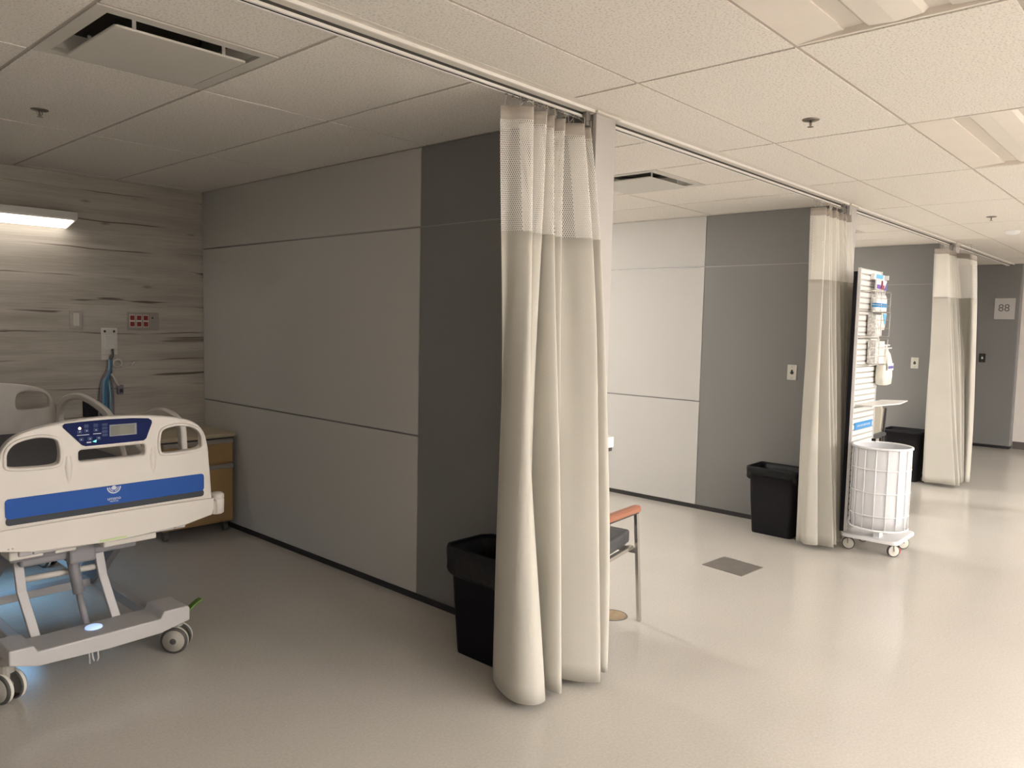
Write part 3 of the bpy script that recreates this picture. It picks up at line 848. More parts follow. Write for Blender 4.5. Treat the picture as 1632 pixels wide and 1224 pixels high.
caster(CX+.325, 3.42, math.radians(228)); caster(CX-.345, 3.42, math.radians(206))
caster(CX+.31, 5.13, math.radians(200)); caster(CX-.31, 5.13, math.radians(160))
bm = B(); loft(bm, [[Vector((x, y+dy, z)) for dy, z in ((-.018, z0), (.018, z0), (.018, z0+.012), (-.018, z0+.012))] for x, y, z0 in ((1.525, 3.40, .170), (1.560, 3.40, .178), (1.585, 3.40, .196), (1.606, 3.40, .208), (1.622, 3.40, .213))])
obj('brake_pedal', bm, M['green'], bed, bevel=.004, label='bright green brake pedal')
bm = B()
tube(bm, [(1.140, 3.41, .135), (1.140, 3.40, .062)], .004, 8); tube(bm, [(1.150, 3.41, .135), (1.152, 3.40, .085), (1.156, 3.40, .07)], .004, 8); tube(bm, [(1.174, 3.41, .135), (1.174, 3.40, .078), (1.168, 3.40, .066)], .004, 8)
obj('grounding_prong', bm, M['bedmetal'], bed, smooth=True)
bm = B(); lathe(bm, (1.168, 3.43, .2035), (0, 0, 1), [(.034, 0), (.033, .004), (.018, .010), (0, .012)], 24)  # glowing disc standing in for a blue reflection on the beam
obj('beam_highlight', bm, M['highlight_blue'], bed, smooth=True, label='small glowing disc painted in as a bluish white highlight on the base beam')
bm = B(); box(bm, CX-.27, CX+.20, 4.50, 4.94, .440, .470)
obj('night_light_bar', bm, M['bedmetal_dark'], bed, bevel=.004)

# ------------------------------------------------------------------ bedside cabinet
cab = thing('bedside_cabinet', 'golden oak bedside cabinet in the corner behind the hospital bed', 'cabinet', (2.42, 5.33, 0))
bm = B(); box(bm, 2.18, 2.685, 5.125, 5.57, .075, .675)
obj('cabinet_body', bm, M['wood'], cab, bevel=.004)
bm = B(); box(bm, 2.165, 2.70, 5.10, 5.58, .682, .712)
obj('cabinet_top', bm, M['cabtop'], cab, bevel=.005, label='tan laminate top')
bm = B(); box(bm, 2.175, 2.69, 5.108, 5.575, .675, .682)
obj('top_edge_strip', bm, M['platedark'], cab)
for nm, z0, z1 in (('drawer', .505, .650), ('door', .090, .470)):
    bm = B(); box(bm, 2.187, 2.678, 5.106, 5.124, z0, z1)
    d = obj(nm, bm, M['wood'], cab, bevel=.003)
    bm = B(); box(bm, 2.187, 2.678, 5.100, 5.124, z1+.001, z1+.022); box(bm, 2.187, 2.678, 5.096, 5.102, z1-.008, z1+.010)
    obj('pull_rail', bm, M['steelplate'], d, bevel=.002)
for x in (2.22, 2.645):
    for y in (5.17, 5.53):
        bm = B(); lathe(bm, (x-.014, y, .028), (1, 0, 0), [(0, 0), (.027, 0), (.028, .004), (.028, .024), (.027, .028), (0, .028)], 18)
        box(bm, x-.018, x+.018, y-.015, y+.015, .045, .075)
        obj('caster', bm, M['rubber'], cab)

# ------------------------------------------------------------------ headwall fittings in the first bay
lamp = thing('wall_lamp', 'long lit white lamp mounted high on the plank wall above the bed', 'lamp', (1.2, YH, 2.08))
bm = B(); loft(bm, [[Vector((x, y, z)) for y, z in ((YH, 2.083), (5.455, 2.122), (5.435, 2.130), (5.435, 2.172), (YH, 2.172))] for x in (.62, 1.81)])
obj('lamp_housing', bm, M['devwhite'], lamp, bevel=.002)
bm = B(); bm.faces.new([bm.verts.new(p) for p in ((.63, 5.612, 2.0832), (1.795, 5.612, 2.0832), (1.795, 5.462, 2.1183), (.63, 5.462, 2.1183))])
o = obj('lamp_lens', bm, M['overbed_on'], lamp, label='glowing warm white lens')
o.data.flip_normals(); o.data.transform(Matrix.Translation((0, -.0004, -.0024)))

for xx, nm in ((4.34, 'second'), (7.40, 'third')):  # unseen uplights added to brighten the ceilings of these bays
    wl = thing('wall_lamp', f'unseen uplight added to brighten the ceiling deep in the {nm} bay, hidden behind its partition', 'lamp', (xx, YH, 2.0))
    bm = B(); box(bm, xx-.6, xx+.6, 5.47, YH, 2.03, 2.09); obj('lamp_housing', bm, M['devwhite'], wl)
    bm = B(); box(bm, xx-.58, xx+.58, 5.48, 5.60, 2.09, 2.095); obj('lamp_lens', bm, glow('added_uplight_lens', WARM, 75.0), wl)

sw = thing('wall_switch', 'rocker switch in a steel plate on the plank wall, left of the red outlets', 'switch', (1.844, YH, 1.43))
bm = B(); box(bm, 1.806, 1.884, YH-.006, YH, 1.425, 1.547); obj('switch_plate', bm, M['steelplate'], sw, bevel=.002)
bm = B(); box(bm, 1.829, 1.863, YH-.012, YH-.006, 1.444, 1.530); obj('rocker', bm, M['plate'], sw, bevel=.002)

ou = thing('outlet_panel', 'steel outlet plate with six red sockets on the plank wall', 'outlet', (2.28, YH, 1.42))
bm = B(); box(bm, 2.172, 2.390, YH-.006, YH, 1.420, 1.545); obj('outlet_plate', bm, M['steelplate'], ou, bevel=.002)
for i in range(3):
    x = 2.205 + i*.046
    bm = B(); box(bm, x-.018, x+.018, YH-.008, YH-.006, 1.440, 1.528); obj('socket_surround', bm, M['plate'], ou)
    for z in (1.462, 1.506):
        bm = B(); box(bm, x-.015, x+.015, YH-.011, YH-.0075, z-.016, z+.016); s_ = obj('red_socket', bm, M['red'], ou, bevel=.003)
        bm = B()
        for dx in (-.006, .006): box(bm, x+dx-.0013, x+dx+.0013, YH-.0114, YH-.0108, z-.001, z+.009)
        lathe(bm, (x, YH-.011, z-.008), (0, -1, 0), [(.0025, 0), (0, .0004)], 8)
        obj('socket_slot', bm, M['platedark'], s_)
bm = B(); lathe(bm, (2.345, YH-.0055, 1.507), (0, -1, 0), [(.007, 0), (.006, .003), (0, .003)], 12); obj('key_hole', bm, M['platedark'], ou)
bm = B(); lathe(bm, (2.360, YH-.0055, 1.475), (0, -1, 0), [(.017, 0), (.016, .003), (0, .003)], 18); obj('round_cover', bm, M['steelplate'], ou)

dv = thing('nurse_call_unit', 'white wall unit with two dark sockets and cables hanging from it, above the bed', 'wall unit', (2.05, YH, 1.24))
bm = B(); box(bm, 1.998, 2.104, YH-.012, YH, 1.250, 1.432); box(bm, 2.016, 2.086, YH-.026, YH-.012, 1.285, 1.385)
obj('unit_body', bm, M['devwhite'], dv, bevel=.005)
bm = B(); box(bm, 1.998, 2.045, YH-.008, YH, 1.215, 1.250); obj('unit_bracket', bm, M['devwhite'], dv, bevel=.002)
for x in (2.021, 2.081):
    bm = B(); lathe(bm, (x, YH-.0115, 1.410), (0, -1, 0), [(.0085, 0), (.008, .002), (.0, .002)], 12); obj('dark_socket', bm, M['platedark'], dv)
bm = B(); tube(bm, catmull([(2.062, YH-.03, 1.29), (2.060, YH-.04, 1.245), (2.045, YH-.04, 1.215)], 5), .007, 8)
obj('cable_plug', bm, M['rubber'], dv, smooth=True)
bm = B(); tube(bm, catmull([(2.098, YH-.018, 1.215), (2.075, YH-.018, 1.205), (2.075, YH-.018, 1.175), (2.098, YH-.018, 1.165), (2.121, YH-.018, 1.18), (2.118, YH-.018, 1.208)], 6, True), .006, 8, True)
tube(bm, [(2.098, YH, 1.219), (2.098, YH-.018, 1.216)], .004, 6)
obj('cable_ring', bm, M['devwhite'], dv, smooth=True)

cb = thing('cable_bundle', 'bundle of blue and grey cables hanging down the plank wall below the white wall unit', 'cables', (2.03, YH, .60))
for pts, r, mm in (([(2.045, 1.215), (2.043, 1.17), (2.035, 1.11), (2.020, 1.04), (2.018, .90), (2.020, .72)], .0085, 'bluecable'),
                   ([(2.050, 1.215), (2.040, 1.15), (2.028, 1.10), (2.040, 1.00), (2.040, .85), (2.042, .72)], .008, 'tealcable'),
                   ([(2.038, 1.215), (2.034, 1.16), (2.020, 1.10), (1.998, 1.06), (1.996, .90), (2.000, .72)], .008, 'tealcable'),
                   ([(2.035, 1.21), (2.026, 1.14), (1.995, 1.08), (1.980, 1.00), (1.980, .85), (1.983, .72)], .006, 'violet'),
                   ([(2.052, 1.21), (2.050, 1.14), (2.056, 1.08), (2.062, .96), (2.062, .72)], .005, 'violet'),
                   ([(2.042, 1.21), (2.038, 1.13), (2.010, 1.06), (2.006, .95), (2.010, .72)], .009, 'bluecable')):
    bm = B(); tube(bm, catmull([(x, YH-.030-.006*(i % 2), z) for i, (x, z) in enumerate(pts)], 6), r, 8)
    obj('cable', bm, M[mm], cb, smooth=True)
pc = thing('call_pendant', 'small violet grey pendant dangling from a pale cord beside the blue cables', 'pendant', (2.11, YH, .98))
bm = B(); tube(bm, catmull([(2.045, YH-.045, 1.120), (2.062, YH-.045, 1.095), (2.080, YH-.04, 1.060), (2.098, YH-.035, 1.035)], 6), .007, 8)
obj('cord', bm, M['devwhite'], pc, smooth=True)
bm = B(); box(bm, 2.090, 2.128, YH-.042, YH-.018, .978, 1.040); obj('pendant_body', bm, M['violet'], pc, bevel=.005)
bm = B(); box(bm, 2.099, 2.121, YH-.044, YH-.0415, .988, 1.015); obj('pendant_button', bm, M['platedark'], pc, bevel=.002)
bm = B(); tube(bm, catmull([(2.105, YH-.03, 1.185), (2.125, YH-.02, 1.165), (2.16, YH-.012, 1.163), (2.19, YH-.012, 1.172)], 6), .003, 6)
tube(bm, [(2.186, YH-.012, 1.170), (2.218, YH-.012, 1.196)], .007, 8)
tag(obj('wire_lead', bm, M['devwhite'], smooth=True), 'thin pale wire lead with a thick tip, hooked right of the white wall unit', 'wire')
bm = B(); box(bm, 1.875, 1.955, YH-.05, YH, .835, .945)
box(bm, 1.885, 1.945, YH-.053, YH-.05, .85, .93)
tag(obj('suction_regulator', bm, M['bin_dark'], bevel=.006), 'small black box on the plank wall just above the bed side rail', 'wall box')

# ------------------------------------------------------------------ wall plates on the grey panels
def wallplate(x, y, z, label, mp='plate', mb='platedark'):
    t = thing('wall_switch', label, 'switch', (x, y, z-.06), 'small wall plates on the grey panels')
    bm = B(); box(bm, x-.006, x, y-.037, y+.037, z-.058, z+.058); obj('switch_plate', bm, M[mp], t, bevel=.002)
    bm = B(); lathe(bm, (x-.0055, y, z-.002), (-1, 0, 0), [(.014, 0), (.012, .004), (0, .005)], 16)
    box(bm, x-.009, x-.006, y-.006, y+.006, z-.001, z+.020); obj('push_button', bm, M[mb], t)
    bm = B()
    for dz in (-.043, .043): lathe(bm, (x-.006, y, z+dz), (-1, 0, 0), [(.004, 0), (.003, .001), (0, .001)], 8)
    obj('plate_screw', bm, M['hub'], t)
wallplate(5.80, 2.383, 1.197, 'ivory wall plate with a dark button above the middle black bin')
wallplate(8.87, 2.337, 1.199, 'ivory wall plate with a dark button left of the farthest curtain')
wallplate(11.92, 2.313, 1.196, 'dark wall plate with a pale centre, below the number sign', 'platedark', 'plate')

sg = thing('room_sign', 'square pale grey sign with the number 88 on the grey end wall', 'sign', (11.92, 2.095, 1.717))
bm = B(); box(bm, 11.912, 11.92, 1.978, 2.212, 1.717, 1.993); obj('sign_board', bm, M['signgrey'], sg, bevel=.002)
text_mesh('sign_number', '88', .135, M['signtext'], sg, lambda a, b, t: Vector((11.9115-t, 2.102-a, 1.862+b)), .0006)

# ------------------------------------------------------------------ ceiling fittings
def troffer(x, y, power, label):
    t = thing('ceiling_light', label, 'ceiling light', (x+.61, y+.305, 2.44), 'recessed ceiling lights')
    bm = B(); x0, x1, y0, y1 = x+.006, x+1.214, y+.006, y+.604
    box(bm, x0, x1, y0, y1, 2.50, 2.52); box(bm, x0, x0+.012, y0, y1, 2.439, 2.50); box(bm, x1-.012, x1, y0, y1, 2.439, 2.50)
    for s in (0, 1):
        ya, yb = (y0, y0+.15) if s == 0 else (y1, y1-.15)
        loft(bm, [[Vector((q, ya, 2.439)), Vector((q, yb, 2.452)), Vector((q, yb, 2.50)), Vector((q, ya, 2.50))] for q in (x0+.012, x1-.012)])
    obj('fixture_frame', bm, M['troffer_pan'], t)
    bm = B()
    for ya in (y0+.150, y1-.208): box(bm, x0+.012, x1-.012, ya, ya+.058, 2.458, 2.470)
    obj('perforated_band', bm, M['troffer_perf'], t)
    bm = B(); yc = y+.305
    sec = [(yc-.095, 2.462), (yc-.075, 2.447), (yc, 2.441), (yc+.075, 2.447), (yc+.095, 2.462), (yc+.08, 2.475), (yc-.08, 2.475)]
    loft(bm, [[Vector((q, a, b)) for a, b in sec] for q in (x0+.014, x1-.014)])
    obj('fixture_lens', bm, glow('lit_troffer_lens', WARM, power) if power else M['troffer_off'], t)
    return t
lab = {0: 'unlit recessed ceiling light cut by the top edge of the frame', 1: 'unlit recessed ceiling light in the corridor, cut by the right edge of the frame',
       2: 'third recessed corridor ceiling light, lit, past the right edge', 3: 'fourth recessed corridor ceiling light, lit, past the right edge'}
for k, (x, y, e) in enumerate(LAMPS):
    troffer(x, y, e, lab.get(k, 'lit recessed ceiling light over the open area across the corridor'))
for x, y, e in BAY_LAMPS:
    t = troffer(x, y, e, 'lit recessed ceiling light deep inside the second bay, hidden by the partition' if x < 5 else 'lit recessed ceiling light deep inside the third bay, hidden by the partition')
    t.location = (x+.305, y+.61, 2.44); t.rotation_euler = (0, 0, pi/2)

def vent(x, y, label):
    t = thing('ceiling_vent', label, 'vent', (x+.305, y+.305, 2.44), 'square ceiling air diffusers')
    x0, x1, y0, y1 = x+.006, x+.604, y+.006, y+.604
    hx0, hx1, hy0, hy1 = x0+.045, x1-.045, y0+.045, y1-.045
    bm = B()
    for i in range(4):
        pass
    outer_ = [(x0, y0), (x1, y0), (x1, y1), (x0, y1)]; inner_ = [(hx0, hy0), (hx1, hy0), (hx1, hy1), (hx0, hy1)]
    top_ = [(hx0+.03, hy0+.03), (hx1-.03, hy0+.03), (hx1-.03, hy1-.03), (hx0+.03, hy1-.03)]
    R = [[bm.verts.new((a, b, z)) for a, b in l] for l, z in ((outer_, 2.448), (outer_, 2.438), (inner_, 2.438), (inner_, 2.452), (top_, 2.50))]
    for a, b in zip(R, R[1:]):
        for i in range(4): bm.faces.new((a[i], a[(i+1) % 4], b[(i+1) % 4], b[i]))
    obj('diffuser_frame', bm, M['ventwhite'], t)
    bm = B(); box(bm, hx0, hx1, hy0, hy1, 2.50, 2.51); lathe(bm, ((x0+x1)/2, (y0+y1)/2, 2.494), (0, 0, 1), [(.15, 0), (.15, .006), (.14, .006), (.14, 0)], 28)
    obj('duct_interior', bm, M['duct'], t)
    bm = B(); px0, px1, py0, py1 = x+.085, x+.525, y+.085, y+.525
    loft(bm, [rrect((px0+px1)/2, (py0+py1)/2, px1-px0-e, py1-py0-e, .012, z) for z, e in ((2.417, .004), (2.419, 0), (2.424, 0), (2.424, .03))])
    obj('diffuser_plate', bm, M['ventwhite'], t)
    for sx in (px0+.07, px1-.07):
        for sy in (py0+.03, py1-.03):
            bm = B(); box(bm, sx-.006, sx+.006, sy-.002, sy+.002, 2.42, 2.50); obj('hanger', bm, M['ventwhite'], t)
vent(*VENTS[0], 'square ceiling air vent at upper left, over the nearest bay')
vent(*VENTS[1], 'square ceiling air vent over the second bay, right of the nearest curtain post')
vent(*VENTS[2], 'square ceiling air vent over the third bay, hidden behind the second curtain')

def sprinkler(x, y, label):
    t = thing('fire_sprinkler', label, 'sprinkler', (x, y, 2.439), 'ceiling fire sprinklers')
    z = 2.439
    bm = B(); lathe(bm, (x, y, z), (0, 0, -1), [(0, -.002), (.036, -.002), (.037, .002), (.030, .006), (.014, .008), (0, .008)], 24); obj('cover_ring', bm, M['sprinkler'], t, smooth=True)
    bm = B(); tube(bm, [(x, y, z-.006), (x, y, z-.026)], .005, 10)
    tube(bm, [(x-.010, y, z-.008), (x-.011, y, z-.020), (x, y, z-.030)], .002, 6); tube(bm, [(x+.010, y, z-.008), (x+.011, y, z-.020), (x, y, z-.030)], .002, 6)
    obj('sprinkler_body', bm, M['sprinkler'], t, smooth=True)
    bm = B(); lathe(bm, (x, y, z-.033), (0, 0, 1), [(0, 0), (.012, 0), (.013, .002), (.004, .003), (0, .003)], 16); obj('deflector', bm, M['sprinkler'], t)
sprinkler(3.405, 1.373, 'fire sprinkler in the corridor ceiling, above the second bay')
sprinkler(1.179, 3.986, 'fire sprinkler over the hospital bed, below the air vent')
sprinkler(7.04, 1.371, 'farthest fire sprinkler, near the white smoke detector')
bm = B(); lathe(bm, (8.087, 1.402, 2.439), (0, 0, -1), [(0, 0), (.062, 0), (.064, .008), (.058, .012), (.050, .024), (.030, .034), (0, .036)], 28)
tag(obj('smoke_detector', bm, M['white'], smooth=True), 'round white smoke detector on the corridor ceiling near the right edge', 'smoke detector')

# ------------------------------------------------------------------ floor fittings
bm = B(); loft(bm, [[Vector((x, y, z)) for x, y in ((4.405, 2.062), (4.675, 2.046), (4.708, 2.334), (4.440, 2.352))] for z in (0.0, .003)])
tag(obj('floor_box_cover', bm, M['floorplate'], bevel=.001), 'dark grey square metal cover set in the corridor floor', 'floor cover')
fd = thing('floor_cover_plate', 'round brass coloured cover in the floor under the chair', 'floor cover', (3.305, 2.257, 0))
bm = B(); lathe(bm, (3.305, 2.257, 0), (0, 0, 1), [(.082, 0), (.081, .003), (.072, .0035), (.070, .002)], 32); obj('cover_rim', bm, M['floorplate'], fd, smooth=True)
bm = B(); lathe(bm, (3.305, 2.257, 0), (0, 0, 1), [(.072, .0028), (0, .0032)], 32); obj('cover_disc', bm, M['brass'], fd)

# ------------------------------------------------------------------ arm chairs
def arm_chair(label, loc, ang, seat_m, back_m, frame_m, w=.54, arm_m='arm'):
    """local frame: x forward, y to the left side; near arm is the one at y = 0"""
    t = thing('arm_chair', label, 'chair', (0, 0, 0), 'visitor arm chairs')
    def P(pts): return [Vector(p) for p in pts]
    for y in (0.0, w):
        bm = B(); bar(bm, P([(.015, y, 0.0), (-.055, y, .585)]), .020, .020); obj('front_leg', bm, M[frame_m], t, bevel=.002)
        bm = B(); bar(bm, P([(-.50, y, 0.0), (-.335, y, .585)]), .020, .020); obj('back_leg', bm, M[frame_m], t, bevel=.002)
        bm = B(); bar(bm, P([(-.34, y, .588), (-.05, y, .588)]), .022, .012); obj('arm_bracket', bm, M['darkmetal'], t)
        bm = B()
        sec = lambda x, z, k: [Vector((x, y-.024*k, z)), Vector((x, y+.024*k, z)), Vector((x, y+.026*k, z+.020)), Vector((x, y+.014*k, z+.030*k)), Vector((x, y-.014*k, z+.030*k)), Vector((x, y-.026*k, z+.020))]
        loft(bm, [sec(-.42, .594, .9), sec(-.40, .594, 1), sec(-.08, .594, 1), sec(-.055, .594, 1), sec(-.045, .598, .8)])
        obj('arm_rest', bm, M[arm_m], t, bevel=.003, label='red-brown wooden arm rest' if arm_m == 'arm' else None)
    for xr, z in ((-.035, .385), (-.42, .30)):
        bm = B(); bar(bm, P([(xr, 0, z), (xr, w, z)]), .014, .030); obj('cross_rail', bm, M[frame_m], t)
    bm = B()
    for y in (.03, w-.03): bar(bm, P([(-.04, y, .400), (-.44, y, .372)]), .022, .018)
    obj('seat_frame', bm, M['metal'], t)
    bm = B(); sec = lambda x, z0, z1, e: [Vector((x, e, z0)), Vector((x, w-e, z0)), Vector((x, w-e, z1)), Vector((x, e, z1))]
    loft(bm, [sec(-.50, .388, .448, .055), sec(-.44, .383, .452, .045), sec(-.25, .390, .462, .045), (sec(-.08, .408, .482, .045)), sec(-.02, .415, .484, .05)])
    obj('seat_cushion', bm, M[seat_m], t, bevel=.014, seg=3)
    bm = B(); sec = lambda x, z, e: [Vector((x, e, z)), Vector((x, w-e, z)), Vector((x-.045, w-e, z+.01)), Vector((x-.045, e, z+.01))]
    loft(bm, [sec(-.44, .49, .06), sec(-.455, .54, .04), sec(-.49, .80, .04), sec(-.50, .86, .07)])
    obj('backrest', bm, M[back_m], t, bevel=.014, seg=3)
    bm = B(); bar(bm, P([(-.43, .025, .36), (-.47, .020, .52), (-.51, .020, .83)]), .016, .016); bar(bm, P([(-.43, w-.025, .36), (-.47, w-.020, .52), (-.51, w-.020, .83)]), .016, .016)
    obj('back_frame', bm, M[frame_m], t)
    t.location = loc; t.rotation_euler = (0, 0, ang)
    return t
arm_chair('chair with red-brown wooden arm rest and dark grey seat, right of the nearest curtain', (3.325, 2.112, 0), math.radians(5), 'vinyl', 'vinyl', 'metal', w=.50)
arm_chair('beige chair with dark metal frame, mostly hidden behind the white supply cart', (6.94, 2.70, 0), math.radians(180), 'beige_vinyl', 'beige_vinyl', 'darkmetal', arm_m='vinyl')

# soap dispenser on the back of the first partition
sd = thing('sanitizer_dispenser', 'small white dispenser with a dark nozzle peeking past the nearest curtain', 'dispenser', (2.9, 2.085, .96))
bm = B(); box(bm, 2.86, 2.948, 2.035, 2.115, .962, 1.012); obj('dispenser_body', bm, M['white'], sd, bevel=.004)
bm = B(); box(bm, 2.866, 2.942, 2.040, 2.110, .945, .962); obj('nozzle', bm, M['platedark'], sd, bevel=.002)

# ------------------------------------------------------------------ supply cart
cart = thing('supply_cart', 'white wheeled supply cart with slatted back panel, round basket and small shelf', 'cart', (5.67, 1.67, 0))
bm = B()
loft(bm, [rrect(5.67, 1.665, .42-e, .38-e, .04, z) for z, e in ((.098, .01), (.101, 0), (.120, 0), (.126, .012))])
obj('cart_deck', bm, M['white'], cart, bevel=.002)
PY = 1.825
bm = B(); loft(bm, [[Vector((x, y, z)) for x, y in ((5.505, PY), (5.955, PY), (5.955, PY+.012), (5.505, PY+.012))] for z in (.127, 1.955)])
pn = obj('slatted_panel', bm, M['white'], cart)
pn.data.materials.clear()
mslat = mat('white_slat_metal', (0.84, 0.82, 0.79), 0.4)
pn.data.materials.append(mat('slat_gap_grey', (0.42, 0.40, 0.37), 0.5))
bm = B()
for k in range(44):
    z = .20 + k*.0400
    if z > 1.93: break
    box(bm, 5.52, 5.94, PY-.004, PY+.0, z, z+.029)
obj('slat_rows', bm, mslat, pn, bevel=.002)
bm = B(); box(bm, 5.500, 5.506, PY-.006, PY+.014, .127, 1.955); box(bm, 5.955, 5.961, PY-.006, PY+.014, .127, 1.955)
obj('panel_edge', bm, M['white'], pn)
bm = B(); box(bm, 5.495, 5.53, PY+.016, PY+.040, .126, 1.93); obj('dark_strip', bm, M['bin_dark'], cart, label='dark strip behind the left edge')  # narrow dark strip behind the panel
# shelf
bm = B(); loft(bm, [[Vector((x, y, z)) for x, y in ((5.52, 1.70), (5.90, 1.63), (6.20, 1.665), (6.08, 1.815), (5.52, 1.815))] for z in (1.010, 1.018)])
obj('side_shelf', bm, M['cartshelf'], cart, bevel=.002)
# blue sign
bm = B(); box(bm, 5.545, 5.905, PY-.009, PY-.004, .835, .885)
sgn = obj('blue_sign', bm, M['signblue'], cart, label='bright blue sign strip on the panel')
bm = B()
for k, w in enumerate((.010, .014, .008, .016, .012, .010, .018, .009, .014, .012, .016, .010)):
    box(bm, 5.590+k*.0235, 5.590+k*.0235+w, PY-.0100, PY-.0089, .853, .867)
obj('sign_print', bm, M['print'], sgn)
# basket
BCX, BCY, BR = 5.518, 1.622, .183
bk = B()
for z, r in ((.205, .006), (.30, .004), (.455, .004), (.61, .004), (.752, .0075)):
    tube(bk, [(BCX+BR*cos(2*pi*i/40), BCY+BR*sin(2*pi*i/40), z) for i in range(40)], r, 6, True)
for i in range(16):
    a = 2*pi*i/16+.12
    tube(bk, [(BCX+BR*cos(a), BCY+BR*sin(a), .205), (BCX+BR*cos(a), BCY+BR*sin(a), .752)], .0035, 6)
bas = obj('wire_basket', bk, M['white'], cart, smooth=True)
bm = B(); lathe(bm, (BCX, BCY, 0), (0, 0, 1), [(.0, .21), (BR-.012, .21), (BR-.006, .30), (BR-.006, .742), (BR-.004, .756), (BR+.009, .757), (BR+.010, .745), (BR-.006, .7425)], 40)
lg = obj('basket_liner', bm, M['bag'], bas, smooth=True, label='white cloth liner')
bm = B(); box(bm, BCX-.02, BCX+.06, BCY-.02, BCY+.02, .126, .21); obj('basket_stem', bm, M['white'], cart)
bm = B(); box(bm, 5.668, 5.683, 1.715, 1.74, .69, .775); obj('liner_clip', bm, M['bin_dark'], bas)
def small_caster(x, y, brake=False, ang=math.radians(225)):
    ax = Vector((cos(ang), sin(ang), 0)); r = .042
    bm = B(); lathe(bm, Vector((x, y, r)), ax, [(0, -.011), (.030, -.011), (r-.003, -.010), (r, -.007), (r, .007), (r-.003, .010), (r-.006, .0105)], 26)
    w = obj('caster_wheel', bm, M['rubber'], cart, smooth=True)
    for s in (1, -1):
        bm = B(); lathe(bm, Vector((x, y, r)), ax*s, [(r-.006, .0105), (.018, .0135), (.010, .015), (0, .015)], 24)
        obj('wheel_cover', bm, M['tread'], w, smooth=True)
    bm = B()
    for s in (1, -1): bar(bm, [Vector((x, y, r)) + ax*s*.018, Vector((x, y, .090)) + ax*s*.014 + Vector((.01, .005, 0))], .018, .004)
    lathe(bm, (x+.008, y+.004, .082), (0, 0, 1), [(0, 0), (.02, 0), (.02, .012), (.012, .0165), (0, .0165)], 14)
    obj('caster_fork', bm, M['metal'], cart)
    if brake:
        bm = B(); loft(bm, [[Vector((x+.020+a, y-.012+b, z)) for a, b in ((0, -.012), (.020, -.024), (.026, .0), (.006, .014))] for z in (.022, .058)])
        obj('brake_lever', bm, M['brakered'], cart, bevel=.003, label='red brake lever')
small_caster(5.555, 1.525, True); small_caster(5.815, 1.535); small_caster(5.53, 1.81, ang=math.radians(190)); small_caster(5.80, 1.80)
# wire trays on the panel
def tray(x0, x1, y0, z0, z1):
    bm = B(); y1 = PY-.005; r = .0028
    for z in (z0, z1): tube(bm, [(x0, y0, z), (x1, y0, z), (x1, y1, z), (x0, y1, z)], r, 6, True)
    for x in (x0, x1, (x0+x1)/2):
        tube(bm, [(x, y1, z1), (x, y0, z1), (x, y0, z0), (x, y1, z0)], r, 6)
    for k in range(1, 3): tube(bm, [(x0, y0, z0+(z1-z0)*k/3), (x1, y0, z0+(z1-z0)*k/3)], r*.7, 6)
    obj('wire_tray', bm, M['metal'], cart, smooth=True)
tray(5.515, 5.925, 1.745, 1.66, 1.80); tray(5.515, 5.90, 1.735, 1.49, 1.66); tray(5.52, 5.90, 1.74, 1.29, 1.47)
bm = B()
box(bm, 5.70, 5.93, 1.792, 1.82, 1.885, 1.925); box(bm, 5.915, 5.93, 1.765, 1.80, 1.890, 1.922)
obj('label_holder', bm, M['white'], cart, bevel=.002)
bm = B(); box(bm, 5.735, 5.875, 1.789, 1.7925, 1.895, 1.923); obj('blue_label', bm, M['azure'], cart)

# things hanging on or standing in the cart
hp = thing('poster_pouch', 'white pouch with purple and maroon print at the top of the supply cart', 'pouch', (5.80, 1.79, 1.80))
bm = B(); box(bm, 5.70, 5.92, 1.775, 1.788, 1.815, 1.885); obj('pouch_body', bm, M['white'], hp, bevel=.002)
bm = B(); box(bm, 5.705, 5.775, 1.771, 1.775, 1.822, 1.850); obj('purple_print', bm, M['purple'], hp)
bm = B(); loft(bm, [[Vector((x, y, z)) for x, z in ((5.775, 1.822), (5.845, 1.818), (5.85, 1.850), (5.82, 1.846), (5.812, 1.880), (5.800, 1.880), (5.796, 1.848))] for y in (1.769, 1.775)]); obj('maroon_print', bm, M['maroon'], hp)
bm = B(); loft(bm, [[Vector((x, y, z)) for x, z in ((5.86, 1.816), (5.915, 1.816), (5.915, 1.872))] for y in (1.771, 1.775)]); obj('indigo_print', bm, M['indigo'], hp)
for k in range(4):
    x = 5.72 + k*.053
    nm = ('leftmost', 'second from the left', 'third from the left', 'rightmost')[k]
    t = thing('spray_bottle', f'white blue-banded bottle in the top cart tray, {nm} of four', 'bottle', (x, 1.78, 1.663), 'blue banded bottles on the cart')
    bm = B(); lathe(bm, (x, 1.78, 1.663), (0, 0, 1), [(0, 0), (.022, 0), (.024, .01), (.024, .09), (.016, .115), (.010, .12), (.010, .14), (0, .14)], 16); obj('bottle_body', bm, M['white'], t, smooth=True)
    bm = B(); lathe(bm, (x, 1.78, 1.663), (0, 0, 1), [(.0246, .030), (.0250, .031), (.0250, .058), (.0246, .059)], 16); obj('blue_band', bm, M['signblue'], t, smooth=True)
    bm = B(); lathe(bm, (x, 1.78, 1.803), (0, 0, 1), [(.012, 0), (.012, .010), (0, .011)], 12); obj('cap', bm, M['translucent'], t)
t = thing('glove_packet', 'clear packet with blue glove print hanging below the bottles on the supply cart', 'packet', (5.84, 1.78, 1.55))
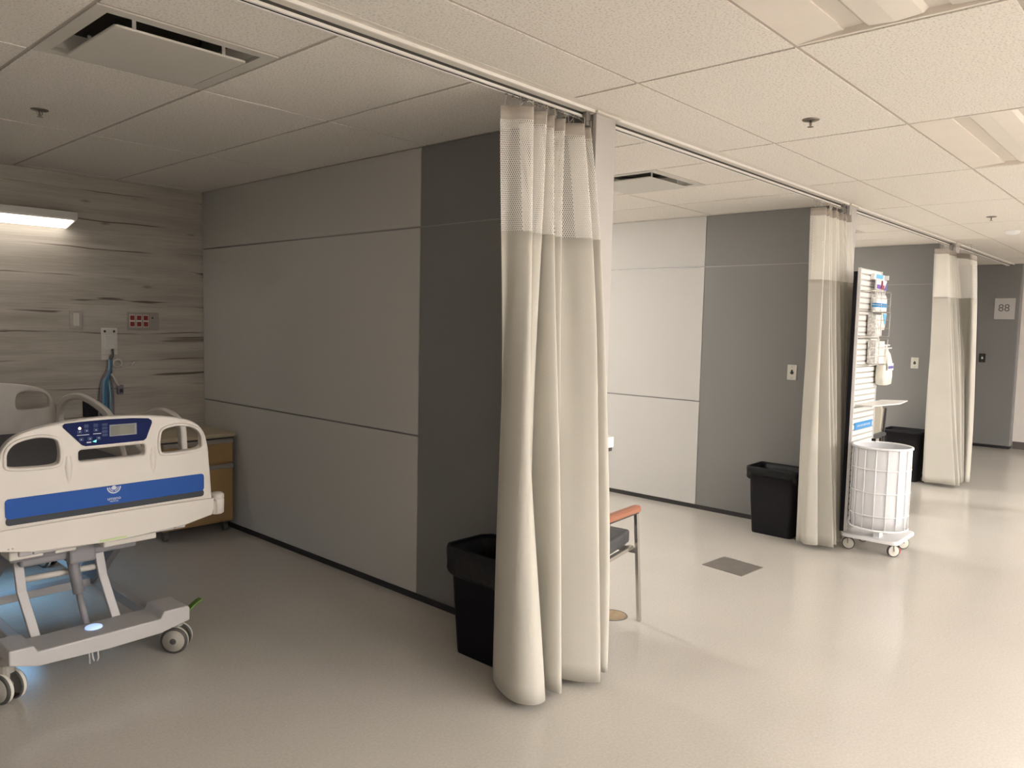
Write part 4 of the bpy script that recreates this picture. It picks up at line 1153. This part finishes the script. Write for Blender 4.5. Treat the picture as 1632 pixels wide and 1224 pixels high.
bm = B(); loft(bm, [[Vector((5.86+a*w, 1.780+b*.016, z)) for a, b in ((-1, -1), (1, -1), (1, 1), (-1, 1))] for z, w in ((1.535, .028), (1.60, .05), (1.655, .062))]); obj('packet_body', bm, M['translucent'], t, bevel=.004)
bm = B(); loft(bm, [[Vector((x, y, z)) for x, z in ((5.83, 1.648), (5.91, 1.648), (5.875, 1.57))] for y in (1.760, 1.7635)]); obj('blue_print', bm, M['azure'], t)
t = obj('mask_box', loft(B(), [[Vector((x, y, z)) for x, y in ((5.66, 1.755), (5.80, 1.755), (5.80, 1.81), (5.66, 1.81))] for z in (1.495, 1.64)]), M['greyprint'], bevel=.003)
tag(t, 'grey patterned box in the middle wire tray of the supply cart', 'box')
t = obj('tissue_box', loft(B(), [[Vector((x, y, z)) for x, y in ((5.69, 1.755), (5.885, 1.755), (5.885, 1.81), (5.69, 1.81))] for z in (1.295, 1.455)]), M['greyprint'], bevel=.003)
tag(t, 'pale patterned box in the lowest wire tray of the supply cart', 'box')
jug = thing('disinfectant_jug', 'milky plastic jug with an indigo striped label hanging at the right of the supply cart', 'jug', (5.97, 1.77, 1.12))
bm = B()
loft(bm, [[Vector((5.97+p.x*w, 1.775+p.y*d, z)) for p in rrect(0, 0, 1, 1, .3, 0, 4)] for z, w, d in ((1.135, .10, .05), (1.145, .17, .08), (1.20, .19, .085), (1.30, .175, .08), (1.36, .11, .06), (1.385, .05, .04), (1.40, .04, .035))])
obj('jug_body', bm, M['translucent'], jug, smooth=True)
bm = B(); box(bm, 5.895, 6.025, 1.728, 1.732, 1.245, 1.295); lb = obj('jug_label', bm, M['white'], jug)
bm = B(); box(bm, 5.903, 6.017, 1.7265, 1.7285, 1.257, 1.277); obj('label_stripe', bm, M['indigo'], lb)
bm = B(); box(bm, 5.90, 6.10, 1.768, 1.782, 1.400, 1.407); tube(bm, [(5.935, 1.775, 1.425), (6.06, 1.775, 1.425)], .005, 8); box(bm, 5.96, 5.985, 1.765, 1.785, 1.40, 1.43)
obj('pump_handle', bm, M['white'], jug)
